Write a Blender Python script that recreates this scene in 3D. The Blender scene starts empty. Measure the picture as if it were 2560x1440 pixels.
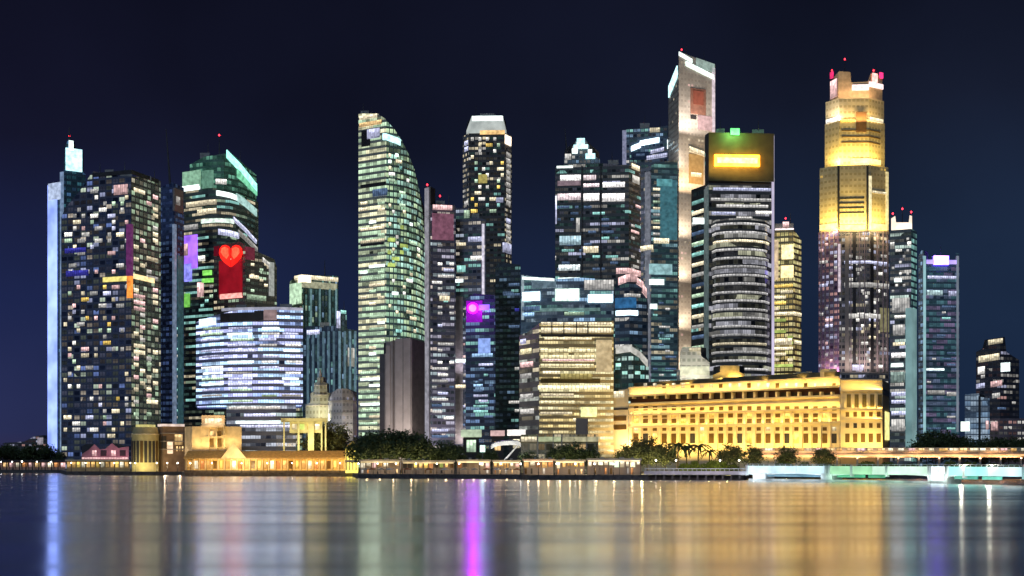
import bpy, math, random
from mathutils import Vector, noise

# ------------------------------------------------------------------ camera, sky, light, exposure
SC = bpy.context.scene
COL = SC.collection
F, HOR, CH, GZ = 3050.0, 1150.0, 8.2, 1.8        # focal length and horizon (photo pixels), eye height, quay height (m)
cam = bpy.data.objects.new('camera', bpy.data.cameras.new('camera'))
COL.objects.link(cam)
cam.location = (0, 0, CH)
cam.rotation_euler = (math.radians(90), 0, 0)
cam.data.lens = 36.0 * F / 2560
cam.data.shift_y = (HOR - 720) / 2560
cam.data.clip_start = 1.0
cam.data.clip_end = 20000
SC.camera = cam

W = bpy.data.worlds.new('World')
SC.world = W
W.use_nodes = True
nt = W.node_tree
nt.nodes.clear()
out = nt.nodes.new('ShaderNodeOutputWorld')
sky = nt.nodes.new('ShaderNodeTexSky')
sky.sky_type = 'NISHITA'
sky.sun_disc = False
sky.sun_elevation = math.radians(-4)
sky.sun_rotation = math.radians(200)
bg1 = nt.nodes.new('ShaderNodeBackground')
bg1.inputs['Strength'].default_value = 0.01
nt.links.new(sky.outputs[0], bg1.inputs['Color'])
tc = nt.nodes.new('ShaderNodeTexCoord')
sep = nt.nodes.new('ShaderNodeSeparateXYZ')
nt.links.new(tc.outputs['Generated'], sep.inputs[0])
def wramp(src, lo, hi, stops):
    m = nt.nodes.new('ShaderNodeMapRange')
    m.inputs['From Min'].default_value = lo
    m.inputs['From Max'].default_value = hi
    nt.links.new(src, m.inputs['Value'])
    r = nt.nodes.new('ShaderNodeValToRGB')
    while len(r.color_ramp.elements) < len(stops):
        r.color_ramp.elements.new(0.5)
    for e, (p, c) in zip(r.color_ramp.elements, stops):
        e.position = p
        e.color = (*c, 1)
    nt.links.new(m.outputs[0], r.inputs[0])
    return r
left = wramp(sep.outputs['Z'], -0.02, 0.40, [(0, (.036, .022, .050)), (.10, (.020, .025, .080)), (.34, (.011, .017, .066)), (.62, (.0065, .0070, .022)), (1, (.0038, .0042, .012))])
right = wramp(sep.outputs['Z'], -0.02, 0.40, [(0, (.016, .020, .040)), (.12, (.009, .020, .050)), (.45, (.010, .020, .047)), (.70, (.0075, .011, .026)), (1, (.0045, .0055, .015))])
side = wramp(sep.outputs['X'], -0.40, 0.30, [(0, (0, 0, 0)), (1, (1, 1, 1))])
nz = nt.nodes.new('ShaderNodeTexNoise')
nz.inputs['Scale'].default_value = 3.2
nz.inputs['Detail'].default_value = 4
nt.links.new(tc.outputs['Generated'], nz.inputs['Vector'])
mx = nt.nodes.new('ShaderNodeMix')
mx.data_type = 'RGBA'
nt.links.new(side.outputs[0], mx.inputs['Factor'])
nt.links.new(left.outputs[0], mx.inputs[6])
nt.links.new(right.outputs[0], mx.inputs[7])
mr = nt.nodes.new('ShaderNodeMapRange')
mr.inputs['From Min'].default_value = .3
mr.inputs['From Max'].default_value = .7
mr.inputs['To Min'].default_value = .37
mr.inputs['To Max'].default_value = .72
nt.links.new(nz.outputs[0], mr.inputs['Value'])
bg2 = nt.nodes.new('ShaderNodeBackground')
nt.links.new(mx.outputs[2], bg2.inputs['Color'])
nt.links.new(mr.outputs[0], bg2.inputs['Strength'])
add = nt.nodes.new('ShaderNodeAddShader')
nt.links.new(bg1.outputs[0], add.inputs[0])
nt.links.new(bg2.outputs[0], add.inputs[1])
nt.links.new(add.outputs[0], out.inputs['Surface'])

sun = bpy.data.objects.new('moonlight', bpy.data.lights.new('moonlight', 'SUN'))  # cool fill sun, added to lift the unlit walls
sun.data.energy = 0.36
sun.data.angle = math.radians(15)
sun.data.color = (.55, .74, 1)
sun.rotation_euler = (math.radians(52), 0, math.radians(-24))
COL.objects.link(sun)

vs = SC.view_settings
vs.view_transform = 'Standard'
vs.look = 'None'
vs.exposure = 0.8
vs.gamma = 1
SC.cycles.use_denoising = True
SC.cycles.max_bounces = 5
SC.cycles.glossy_bounces = 3
SC.cycles.diffuse_bounces = 2
SC.cycles.sample_clamp_indirect = 8
SC.cycles.caustics_reflective = False

# ------------------------------------------------------------------ small helpers
def PX(px, D): return (px - 1280) / F * D
def PZ(py, D): return CH + (HOR - py) / F * D
def P3(px, py, D): return Vector((PX(px, D), D, PZ(py, D)))
ORD = 'first second third fourth fifth sixth seventh eighth ninth tenth eleventh twelfth thirteenth fourteenth fifteenth sixteenth seventeenth eighteenth nineteenth twentieth'.split()

def tag(o, label=None, cat=None, group=None, kind=None):
    if label: o['label'] = label
    if cat: o['category'] = cat
    if group: o['group'] = group
    if kind: o['kind'] = kind
    return o

def empty(name, loc, label, cat, group=None, rz=0):
    o = bpy.data.objects.new(name, None)
    o.location = loc
    o.rotation_euler = (0, 0, rz)
    COL.objects.link(o)
    return tag(o, label, cat, group)

class MB:
    """collects faces in local metres; build() links ONE mesh object"""
    def __init__(s):
        s.v, s.f, s.m, s.uv = [], [], [], []
    def face(s, pts, mi=0, uv=None):
        n = len(s.v)
        s.v += [tuple(p) for p in pts]
        s.f.append(tuple(range(n, n + len(pts))))
        s.m.append(mi)
        s.uv.append(uv or [(0, 0)] * len(pts))
    def box(s, x0, x1, y0, y1, z0, z1, mi=0):
        p = [Vector((x, y, z)) for z in (z0, z1) for y in (y0, y1) for x in (x0, x1)]
        for a, b, c, d in ((0, 2, 3, 1), (4, 5, 7, 6), (0, 1, 5, 4), (2, 6, 7, 3), (0, 4, 6, 2), (1, 3, 7, 5)):
            q = [p[a], p[b], p[c], p[d]]
            s.face(q, mi, [(v.x + v.y, v.z) for v in q])
    def tube(s, pts, radii, n=8, mi=0, cap=True):
        rings = []
        for i, p in enumerate(pts):
            p = Vector(p)
            d = (Vector(pts[min(i + 1, len(pts) - 1)]) - Vector(pts[max(i - 1, 0)]))
            d = d.normalized() if d.length > 1e-6 else Vector((0, 0, 1))
            a = d.orthogonal().normalized()
            if abs(d.z) > .99: a = Vector((1, 0, 0))
            b = d.cross(a)
            rings.append([p + (a * math.cos(t) + b * math.sin(t)) * radii[i] for t in [2 * math.pi * k / n for k in range(n)]])
        for r0, r1 in zip(rings, rings[1:]):
            for k in range(n):
                s.face([r0[k], r0[(k + 1) % n], r1[(k + 1) % n], r1[k]], mi)
        if cap:
            s.face(list(reversed(rings[0])), mi)
            s.face(rings[-1], mi)
    def prism(s, poly, z0, z1, mi=0):
        """vertical prism over a plan polygon (counter-clockwise)"""
        n = len(poly)
        for i in range(n):
            a, b = poly[i], poly[(i + 1) % n]
            L = math.hypot(b[0] - a[0], b[1] - a[1])
            s.face([(a[0], a[1], z0), (b[0], b[1], z0), (b[0], b[1], z1), (a[0], a[1], z1)], mi, [(0, z0), (L, z0), (L, z1), (0, z1)])
        s.face([(p[0], p[1], z1) for p in poly], mi)
        s.face([(p[0], p[1], z0) for p in reversed(poly)], mi)
    def mesh(s, name, mats):
        me = bpy.data.meshes.new(name)
        me.from_pydata(s.v, [], s.f)
        for m in mats: me.materials.append(m)
        me.polygons.foreach_set('material_index', s.m)
        ul = me.uv_layers.new(name='uv')
        ul.data.foreach_set('uv', [c for f in s.uv for p in f for c in p])
        me.update()
        return me
    def build(s, name, mats, parent=None, loc=None):
        if not isinstance(mats, (list, tuple)): mats = [mats]
        o = bpy.data.objects.new(name, s.mesh(name, mats))
        COL.objects.link(o)
        if parent: o.parent = parent
        if loc: o.location = loc
        return o

# ------------------------------------------------------------------ materials
def newmat(name):
    m = bpy.data.materials.new(name)
    m.use_nodes = True
    return m, m.node_tree, m.node_tree.nodes['Principled BSDF']

def matte(name, col, rough=.8, var=.25, scale=.3, metal=0):
    m, t, b = newmat(name)
    n = t.nodes.new('ShaderNodeTexNoise')
    n.inputs['Scale'].default_value = scale
    n.inputs['Detail'].default_value = 5
    c = t.nodes.new('ShaderNodeTexCoord')
    t.links.new(c.outputs['Object'], n.inputs['Vector'])
    r = t.nodes.new('ShaderNodeValToRGB')
    r.color_ramp.elements[0].position = .3
    r.color_ramp.elements[1].position = .7
    r.color_ramp.elements[0].color = (*[x * (1 - var) for x in col], 1)
    r.color_ramp.elements[1].color = (*[min(1, x * (1 + var)) for x in col], 1)
    t.links.new(n.outputs[0], r.inputs[0])
    t.links.new(r.outputs[0], b.inputs['Base Color'])
    b.inputs['Roughness'].default_value = rough
    b.inputs['Metallic'].default_value = metal
    return m

def lamp(name, col, strength, lo=.5, hi=1.3, sample=False, scale=.35, panes=0):
    """a surface that gives off light: its brightness differs from one object to the next and across each"""
    m, t, b = newmat(name)
    oi = t.nodes.new('ShaderNodeObjectInfo')
    mr = t.nodes.new('ShaderNodeMapRange')
    mr.inputs['To Min'].default_value = strength * lo
    mr.inputs['To Max'].default_value = strength * hi
    t.links.new(oi.outputs['Random'], mr.inputs['Value'])
    tc = t.nodes.new('ShaderNodeTexCoord')
    n = t.nodes.new('ShaderNodeTexNoise')
    n.inputs['Scale'].default_value = scale
    n.inputs['Detail'].default_value = 3
    ad = t.nodes.new('ShaderNodeVectorMath')
    ad.operation = 'ADD'
    t.links.new(tc.outputs['Object'], ad.inputs[0])
    t.links.new(oi.outputs['Random'], ad.inputs[1])
    t.links.new(ad.outputs[0], n.inputs['Vector'])
    m2 = t.nodes.new('ShaderNodeMapRange')
    m2.inputs['From Min'].default_value = .3
    m2.inputs['From Max'].default_value = .7
    m2.inputs['To Min'].default_value = .55
    m2.inputs['To Max'].default_value = 1.35
    t.links.new(n.outputs[0], m2.inputs['Value'])
    mu = t.nodes.new('ShaderNodeMath')
    mu.operation = 'MULTIPLY'
    t.links.new(mr.outputs[0], mu.inputs[0])
    t.links.new(m2.outputs[0], mu.inputs[1])
    lev = mu.outputs[0]
    if panes:                                             # a lit room seen through its glazing: mullions, blinds half drawn, ceiling lights
        def M(op, x, y=None):
            q = t.nodes.new('ShaderNodeMath')
            q.operation = op
            for i, z in ((0, x), (1, y)):
                if z is None: continue
                if isinstance(z, (int, float)): q.inputs[i].default_value = z
                else: t.links.new(z, q.inputs[i])
            return q.outputs[0]
        uv = t.nodes.new('ShaderNodeUVMap')
        sp = t.nodes.new('ShaderNodeSeparateXYZ')
        t.links.new(uv.outputs[0], sp.inputs[0])
        u = M('DIVIDE', sp.outputs[0], panes)
        cx = t.nodes.new('ShaderNodeCombineXYZ')
        t.links.new(M('FLOOR', u), cx.inputs[0])
        t.links.new(oi.outputs['Random'], cx.inputs[1])
        w = t.nodes.new('ShaderNodeTexWhiteNoise')
        w.noise_dimensions = '2D'
        t.links.new(cx.outputs[0], w.inputs['Vector'])
        glass = M('ADD', .22, M('MULTIPLY', .78, M('GREATER_THAN', M('FRACT', u), .16)))
        blind = M('ADD', .55, M('MULTIPLY', .6, M('GREATER_THAN', sp.outputs[1], M('MULTIPLY', w.outputs['Value'], .8))))
        pane = M('ADD', .55, M('MULTIPLY', w.outputs['Value'], .65))
        lev = M('MULTIPLY', M('MULTIPLY', lev, glass), M('MULTIPLY', blind, pane))
        lev = M('MULTIPLY', lev, M('ADD', .75, M('MULTIPLY', sp.outputs[1], .6)))
    b.inputs['Base Color'].default_value = (*[.3 * x for x in col], 1)
    b.inputs['Roughness'].default_value = .4
    b.inputs['Emission Color'].default_value = (*col, 1)
    t.links.new(lev, b.inputs['Emission Strength'])
    m.cycles.emission_sampling = 'AUTO' if sample else 'NONE'
    return m

_seed = [0]
def facade(name, wall, glass, lits, frac=.3, strength=.6, dim=.04, bay=3.0, flo=4.0, a=.12, b0=.25, b1=.8, g=1, rough=.6, wallglow=None):
    """a wall of windows in metres along the UV: frame, glass, and rooms lit or faintly glowing at random, g bays to a room"""
    _seed[0] += 17.3
    m, t, b = newmat(name)
    L = t.links.new
    def math_(op, x, y=None):
        n = t.nodes.new('ShaderNodeMath')
        n.operation = op
        for i, q in ((0, x), (1, y)):
            if q is None: continue
            if isinstance(q, (int, float)): n.inputs[i].default_value = q
            else: L(q, n.inputs[i])
        return n.outputs[0]
    uv = t.nodes.new('ShaderNodeUVMap')
    sp = t.nodes.new('ShaderNodeSeparateXYZ')
    L(uv.outputs[0], sp.inputs[0])
    u = math_('DIVIDE', sp.outputs[0], bay)
    v = math_('DIVIDE', sp.outputs[1], flo)
    iu, iv = math_('FLOOR', u), math_('FLOOR', v)
    fu, fv = math_('FRACT', u), math_('FRACT', v)
    mask = math_('MULTIPLY', math_('GREATER_THAN', fv, b0), math_('LESS_THAN', fv, b1))
    a = max(a, .035)
    half = math_('GREATER_THAN', math_('ABSOLUTE', math_('SUBTRACT', fu, .5)), .035)
    if a > 0:
        mask = math_('MULTIPLY', mask, math_('MULTIPLY', math_('GREATER_THAN', fu, a), math_('LESS_THAN', fu, 1 - a)))
    ig = math_('FLOOR', math_('DIVIDE', math_('ADD', iu, math_('MULTIPLY', iv, 1.37)), g)) if g > 1 else iu
    def wn(x, y, off):
        c = t.nodes.new('ShaderNodeCombineXYZ')
        L(x, c.inputs[0])
        L(y, c.inputs[1])
        c.inputs[2].default_value = _seed[0] + off
        n = t.nodes.new('ShaderNodeTexWhiteNoise')
        n.noise_dimensions = '3D'
        L(c.outputs[0], n.inputs['Vector'])
        return n
    n1, n2, n3 = wn(ig, iv, 0), wn(iu, iv, 3.1), wn(ig, iv, 7.7)
    # whole districts of a facade are busier than others
    big = t.nodes.new('ShaderNodeTexNoise')
    big.inputs['Scale'].default_value = .035
    ofs = t.nodes.new('ShaderNodeVectorMath')
    ofs.operation = 'ADD'
    L(uv.outputs[0], ofs.inputs[0])
    ofs.inputs[1].default_value = (_seed[0], _seed[0] * 2, 0)
    L(ofs.outputs[0], big.inputs['Vector'])
    thr = math_('MULTIPLY', big.outputs[0], 2 * frac)
    lit = math_('LESS_THAN', n1.outputs['Value'], thr)
    bright = math_('ADD', math_('MULTIPLY', n2.outputs['Value'], .6), math_('ADD', .1, math_('MULTIPLY', n3.outputs['Value'], .5)))
    lev = math_('MAXIMUM', math_('MULTIPLY', lit, bright), math_('MULTIPLY', n2.outputs['Value'], dim))  # unlit panes glow faintly, standing in for sky sheen on the glass
    # mullions, blinds drawn to different heights, and rooms brighter by their ceiling lights
    lev = math_('MULTIPLY', lev, math_('ADD', .35, math_('MULTIPLY', half, .65)))
    n4 = wn(iu, iv, 11.3)
    lev = math_('MULTIPLY', lev, math_('ADD', .6, math_('MULTIPLY', .55, math_('LESS_THAN', fv, math_('ADD', .35, n4.outputs['Value'])))))
    lev = math_('MULTIPLY', lev, math_('ADD', .6, math_('MULTIPLY', fv, .7)))
    em = math_('MULTIPLY', math_('MULTIPLY', lev, mask), strength)
    r = t.nodes.new('ShaderNodeValToRGB')
    r.color_ramp.interpolation = 'CONSTANT'
    while len(r.color_ramp.elements) < len(lits): r.color_ramp.elements.new(.5)
    for i, (e, c) in enumerate(zip(r.color_ramp.elements, lits)):
        e.position = i / len(lits)
        e.color = (*c, 1)
    L(n3.outputs['Value'], r.inputs[0])
    wn2 = t.nodes.new('ShaderNodeTexNoise')
    wn2.inputs['Scale'].default_value = .15
    wn2.inputs['Detail'].default_value = 6
    L(uv.outputs[0], wn2.inputs['Vector'])
    wr = t.nodes.new('ShaderNodeValToRGB')
    wr.color_ramp.elements[0].position = .3
    wr.color_ramp.elements[1].position = .7
    wr.color_ramp.elements[0].color = (*[x * .75 for x in wall], 1)
    wr.color_ramp.elements[1].color = (*[min(1, x * 1.2) for x in wall], 1)
    L(wn2.outputs[0], wr.inputs[0])
    mixc = t.nodes.new('ShaderNodeMix')
    mixc.data_type = 'RGBA'
    L(mask, mixc.inputs['Factor'])
    L(wr.outputs[0], mixc.inputs[6])
    mixc.inputs[7].default_value = (*glass, 1)
    L(mixc.outputs[2], b.inputs['Base Color'])
    L(math_('SUBTRACT', rough, math_('MULTIPLY', mask, rough - .18)), b.inputs['Roughness'])
    L(r.outputs[0], b.inputs['Emission Color'])
    L(em, b.inputs['Emission Strength'])
    m.cycles.emission_sampling = 'NONE'
    return m

WHITE, CREAM, WARM, GOLD = (1, .96, .88), (1, .86, .58), (1, .66, .30), (1, .60, .10)
GREEN, TEAL, BLUE, LAV, PINK = (.66, .9, .62), (.38, .82, .74), (.42, .68, 1), (.70, .72, 1), (1, .55, .50)
L_white = lamp('white room light', WHITE, 0.90, panes=1.7)
L_cream = lamp('cream room light', CREAM, 0.78, panes=1.7)
L_warm = lamp('warm room light', WARM, 0.72, panes=1.7)
L_gold = lamp('gold room light', (1, .68, .16), 0.84, panes=1.7)
L_green = lamp('green room light', GREEN, 0.60, panes=1.7)
L_teal = lamp('teal room light', TEAL, 0.60, panes=1.7)
L_blue = lamp('blue room light', BLUE, 0.66, panes=1.7)
L_lav = lamp('lavender room light', LAV, 0.72, panes=1.7)
L_pink = lamp('pink room light', (1, .62, .60), 0.72, panes=1.7)
L_grey = lamp('grey room light', (.9, .86, .80), 0.41, panes=1.7)
L_dimblue = lamp('dim blue room light', (.22, .35, .6), 0.24, panes=1.7)
L_navy = lamp('navy blue room light', (.08, .08, .65), 0.26, panes=1.7)
L_crown = lamp('white crown floodlight', (.85, 1, .96), 1.1, .9, 1.1)
L_cyan = lamp('cyan crown light', (.55, .95, 1), 1.0, .9, 1.1)
L_edge = lamp('blue white edge light', (.27, .38, 1), 1.15, .9, 1.1, scale=.05)
L_street = lamp('street lamp globe light', (1, .84, .55), 11, .7, 1.3, True)
L_street_white = lamp('white street lamp globe light', (1, .95, .85), 13, .7, 1.3, True)
L_shop = lamp('golden shopfront light', (1, .60, .20), .55, .5, 1.4, panes=1.3)
L_shop_w = lamp('white shopfront light', (1, .9, .66), .8, .4, 1.4, panes=1.3)
L_shop_o = lamp('orange shopfront light', (1, .42, .14), .42, .5, 1.4, panes=1.3)

M_roof = matte('dark roof gravel', (.05, .05, .055), .9)
M_dark = matte('dark bronze cladding', (.035, .032, .035), .5)
M_metal = matte('dark painted steel', (.06, .06, .065), .5, metal=.4)
M_conc = matte('pale concrete', (.42, .40, .37), .85)
M_cream = matte('cream rendered stone', (.66, .58, .43), .85)
M_white = matte('white painted steel', (.75, .75, .74), .5)
M_stone = matte('grey quay granite', (.10, .09, .09), .9, .4, .6)
M_pave = matte('promenade granite paving', (.24, .22, .20), .8, .3, .5)
M_leaf = matte('dark green leaves', (.055, .085, .030), .7, .5, .6)
M_leaf_lit = matte('lit green leaves', (.12, .13, .05), .7, .45, .6)  # paler copy of the leaves, lamplight put into the colour
M_bark = matte('brown bark', (.10, .07, .045), .9, .4, 2)
M_tile = matte('terracotta roof tiles', (.30, .13, .06), .8)
M_brown = matte('brown stone cladding', (.23, .20, .19), .8, .12, .2)
M_brown2 = matte('light brown stone cladding', (.30, .26, .24), .8, .12, .2)

# ------------------------------------------------------------------ towers
class Bld:
    """one building: an Empty at its base, its blocks, windows and trim as children"""
    def __init__(s, name, label, cat, px, D, group=None):
        s.at = Vector((PX(px, D), D, GZ))
        s.o = empty(name, s.at, label, cat, group)
        s.front = None
        s.top, s.blocks, s.sign = None, {}, None
    def plan(s, px, front=None):
        """the plan point where the sight line at px meets the front, and that stretch's outward normal"""
        fr = front or s.front
        for (p0, d0), (p1, d1) in zip(fr, fr[1:]):
            if p0 - 1e-6 <= px <= p1 + 1e-6: break
        x0, x1 = PX(p0, d0), PX(p1, d1)
        k = (px - 1280) / F
        t = (k * d0 - x0) / ((x1 - x0) - k * (d1 - d0))
        q = Vector((x0 + t * (x1 - x0), d0 + t * (d1 - d0)))
        n = Vector((d1 - d0, -(x1 - x0))).normalized()
        return q, n
    def block(s, part, front, top, mats, base=None, depth=30, roof=None, parent=None, D=None):
        front = [(round(p, 2), d) for p, d in front]
        s.front = front
        s.top = top if isinstance(top, list) else None
        mats = list(mats) if isinstance(mats, (list, tuple)) else [mats]
        dmin = min(d for p, d in front)
        dref = D or (front[1][1] if len(front) == 3 else dmin)
        zb = GZ if base is None else PZ(base, dref)
        cols = sorted({round(p, 3) for p, d in front} | ({round(p, 3) for p, y in top} if isinstance(top, list) else set()))
        cols = [c for c in cols if front[0][0] <= c <= front[-1][0]]
        def ztop(px, D):
            if not isinstance(top, list): return PZ(top, dref)
            if px <= top[0][0]: return PZ(top[0][1], D)
            for (a, ya), (b, yb) in zip(top, top[1:]):
                if a <= px <= b: return PZ(ya + (yb - ya) * (px - a) / (b - a), D)
            return PZ(top[-1][1], D)
        f3, u = [], 0
        last = None
        for c in cols:
            q, n = s.plan(c)
            if last is not None: u += (q - last).length
            last = q
            f3.append((q.x - s.at.x, q.y - s.at.y, ztop(c, q.y) - s.at.z, u, c))
        if len(front) == 3:                                # two walls in view: the plan closes to a parallelogram
            p0, p1, p2 = [Vector((PX(p, d), d)) for p, d in front]
            p3 = p0 + p2 - p1
            back = [p0, p3, p2]
        else:
            pa, pb = [Vector((PX(p, d), d)) for p, d in (front[0], front[-1])]
            ka, kb = pa.normalized(), pb.normalized()
            back = [pa, pa + ka * depth + (pb - pa) * .02, pb + kb * depth - (pb - pa) * .02, pb]
        zl = zb - s.at.z
        mb = MB()
        for i, (p, q) in enumerate(zip(f3, f3[1:])):
            mid = (p[4] + q[4]) / 2
            k = max(j for j, (fp, fd) in enumerate(front[:-1]) if fp <= mid)
            mi = min(k, len(mats) - 1)
            mb.face([(p[0], p[1], zl), (q[0], q[1], zl), (q[0], q[1], q[2]), (p[0], p[1], p[2])], mi, [(p[3], 0), (q[3], 0), (q[3], q[2] - zl), (p[3], p[2] - zl)])
        rm = len(mats)
        # back walls and roof: every front column has a mate on the back line at the same height
        lens = [(b - a).length for a, b in zip(back, back[1:])]
        tot = sum(lens)
        cum = [0]
        for l in lens: cum.append(cum[-1] + l / tot)
        def bp(t):
            for i in range(len(lens)):
                if t <= cum[i + 1] + 1e-9:
                    w = (t - cum[i]) / max(1e-9, cum[i + 1] - cum[i])
                    return back[i] + (back[i + 1] - back[i]) * w
        us = [p[3] / f3[-1][3] for p in f3]
        ts = sorted(set([round(x, 6) for x in us] + [round(c, 6) for c in cum]))
        def fz(t):
            for (a, ta), (b, tb) in zip(zip(f3, us), zip(f3[1:], us[1:])):
                if ta - 1e-6 <= t <= tb + 1e-6:
                    w = (t - ta) / max(1e-9, tb - ta)
                    return tuple(a[i] + (b[i] - a[i]) * w for i in range(3))
            return f3[-1][:3]
        for t0, t1 in zip(ts, ts[1:]):
            a, b = fz(t0), fz(t1)
            c, d = bp(t1) - s.at.xy, bp(t0) - s.at.xy
            roofq = [a, b, (c.x, c.y, b[2]), (d.x, d.y, a[2])]
            mb.face(roofq, rm)
            mb.face([(c.x, c.y, zl), (d.x, d.y, zl), (d.x, d.y, a[2]), (c.x, c.y, b[2])], 0, [(t1 * tot, 0), (t0 * tot, 0), (t0 * tot, a[2] - zl), (t1 * tot, b[2] - zl)])
        s.blocks[part] = s.last = mb.build(part, mats + [roof or M_roof], parent or s.o)
        return s.last
    def strip(s, px0, px1, py0, py1, mat, name='window', proud=.3, back=.05, parent=None, front=None, slope=0):
        """a real slab on the front wall, following its bends; py at the middle of the slab"""
        fr = front or s.front
        px0, px1 = max(px0, fr[0][0] + .01), min(px1, fr[-1][0] - .01)
        if px1 - px0 < .3: return None
        xs = [px0] + [p for p, d in fr if px0 < p < px1] + [px1]
        Dm = s.plan((px0 + px1) / 2)[0].y
        z0, z1 = PZ(py1, Dm) - s.at.z, PZ(py0, Dm) - s.at.z
        c = []
        for i, x in enumerate(xs):
            q, n = s.plan(x)
            if 0 < i < len(xs) - 1:
                n = (s.plan(x - .05)[1] + s.plan(x + .05)[1]).normalized()
            elif i == 0: n = s.plan(min(x + .05, px1))[1]
            else: n = s.plan(max(x - .05, px0))[1]
            dz = -slope * (x - px0) / F * q.y
            w = 0
            c.append((q + n * proud - s.at.xy, q - n * back - s.at.xy, dz))
        mb = MB()
        run = 0
        for (f0, b0, e0), (f1, b1, e1) in zip(c, c[1:]):
            r0, run = run, run + (f1 - f0).length
            A, B = (f0.x, f0.y, z0 + e0), (f1.x, f1.y, z0 + e1)
            C, Dd = (f1.x, f1.y, z1 + e1), (f0.x, f0.y, z1 + e0)
            a, b = (b0.x, b0.y, z0 + e0), (b1.x, b1.y, z0 + e1)
            cc, dd = (b1.x, b1.y, z1 + e1), (b0.x, b0.y, z1 + e0)
            mb.face([A, B, C, Dd], 0, [(r0, 0), (run, 0), (run, 1), (r0, 1)])
            mb.face([Dd, C, cc, dd], 0, [(.5, .5)] * 4)
            mb.face([B, A, a, b], 0, [(.5, .5)] * 4)
        (f0, b0, e0), (f1, b1, e1) = c[0], c[-1]
        mb.face([(b0.x, b0.y, z0 + e0), (f0.x, f0.y, z0 + e0), (f0.x, f0.y, z1 + e0), (b0.x, b0.y, z1 + e0)])
        mb.face([(f1.x, f1.y, z0 + e1), (b1.x, b1.y, z0 + e1), (b1.x, b1.y, z1 + e1), (f1.x, f1.y, z1 + e1)])
        if parent is None:                                 # lamps and trim of a crown, a ledge or a sign are its sub-parts
            if name.startswith('crown_') and 'crown' in s.blocks: parent = s.blocks['crown']
            elif name in ('ledge_light', 'louvre', 'niche', 'mullion'): parent = s.last
            elif name in ('sign_light', 'sign_lamp', 'sign_edge', 'sign_core', 'sign') and s.sign: parent = s.sign
        o = mb.build(name, mat, parent or s.o)
        if name in ('sign_panel', 'sign') and parent is None: s.sign = o
        return o
    def under(s, px, py):
        """is the spot below the roof line?"""
        if not s.top: return True
        t = s.top
        if px <= t[0][0]: return py > t[0][1] + 3
        for (a, ya), (b, yb) in zip(t, t[1:]):
            if a <= px <= b: return py > ya + (yb - ya) * (px - a) / (b - a) + 3
        return py > t[-1][1] + 3
    def rooms(s, px0, px1, py0, py1, nx, dy, prob, mats, seed, h=.6, runs=(1,), cap=90, name='lit_window', jit=.0):
        """single lit rooms: each one a window of its own"""
        R = random.Random(seed)
        dx = (px1 - px0) / nx
        todo = []
        y = py0
        while y + dy <= py1 + .1:
            c = 0
            while c < nx:
                if R.random() < prob:
                    r = min(R.choice(runs), nx - c)
                    hh = h * R.choice((1, 1, 1, 1.25)) if jit else h
                    if s.under(px0 + c * dx, y) and s.under(px0 + (c + r) * dx, y): todo.append((px0 + (c + .1) * dx, px0 + (c + r - .1) * dx, y + dy * (1 - hh) / 2, y + dy * (1 + hh) / 2, R.choice(mats)))
                    c += r
                c += 1
            y += dy
        if len(todo) > cap: todo = R.sample(todo, cap)
        for t in todo: s.strip(*t, name=name, proud=.2)
    def mast(s, px, py0, py1, D, r=.35, name='mast', mat=None, lean=0):
        a, b = P3(px, py1, D) - s.at, P3(px + lean, py0, D) - s.at
        mb = MB()
        mb.tube([a, (a + b) / 2, b], [r * 1.5, r, r * .45], 6)
        return mb.build(name, mat or M_metal, s.o)

def area(loc, target, sx, sy, power, col, name='flood_or_fill'):
    l = bpy.data.lights.new(name, 'AREA')
    l.shape = 'RECTANGLE'
    l.size, l.size_y, l.energy, l.color = sx, sy, power, col
    o = bpy.data.objects.new(name, l)
    o.location = loc
    o.rotation_euler = (Vector(target) - Vector(loc)).to_track_quat('-Z', 'Y').to_euler()
    COL.objects.link(o)
    return o
def bulb(loc, power, col, r=.4, name='lamp_or_fill'):
    l = bpy.data.lights.new(name, 'POINT')
    l.energy, l.color, l.shadow_soft_size = power, col, r
    o = bpy.data.objects.new(name, l)
    o.location = loc
    COL.objects.link(o)
    return o
def wash_on(B, px0, px1, py, up, power, col, off=3.0, tilt=.12):
    """floodlights along a slanting front: the row of lamps runs parallel to the wall"""
    a, n = B.plan(px0)
    b, _ = B.plan(px1)
    m = (a + b) / 2
    z = HOR - py
    z = CH + z * m.y / F
    p = Vector((m.x + n.x * off, m.y + n.y * off, z))
    tv = (Vector((-n.x * (off * .9 + up * tilt), -n.y * (off * .9 + up * tilt), up))).normalized()
    x = Vector((b.x - a.x, b.y - a.y, 0)).normalized()
    zax = -tv
    yax = zax.cross(x).normalized()
    x = yax.cross(zax)
    from mathutils import Matrix
    o = area(p, p + tv, (b - a).length, .6, power, col)
    o.rotation_euler = Matrix((x, yax, zax)).transposed().to_euler()
    return o
def wash(px0, px1, py, D, up, power, col, off=3.0, tilt=.12):
    """floodlights along the foot of a wall at py, shining up it; off metres in front"""
    x0, x1 = PX(px0, D), PX(px1, D)
    z = PZ(py, D)
    loc = Vector(((x0 + x1) / 2, D - off, z))
    tgt = loc + Vector((0, off * .9 + up * tilt, up))
    o = area(loc, tgt, abs(x1 - x0), .6, power, col)
    return o


# ------------------------------------------------------------------ water, land, quay
def shore_pts():
    s = [(-900, 900), (-250, 800), (150, 765), (165, 668), (455, 650), (462, 622), (880, 606), (895, 545), (1300, 528), (1320, 508), (1860, 500), (1890, 560), (2330, 548), (2700, 545), (3900, 560)]
    return [(PX(p, d), d) for p, d in s]
SH = shore_pts()

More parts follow.
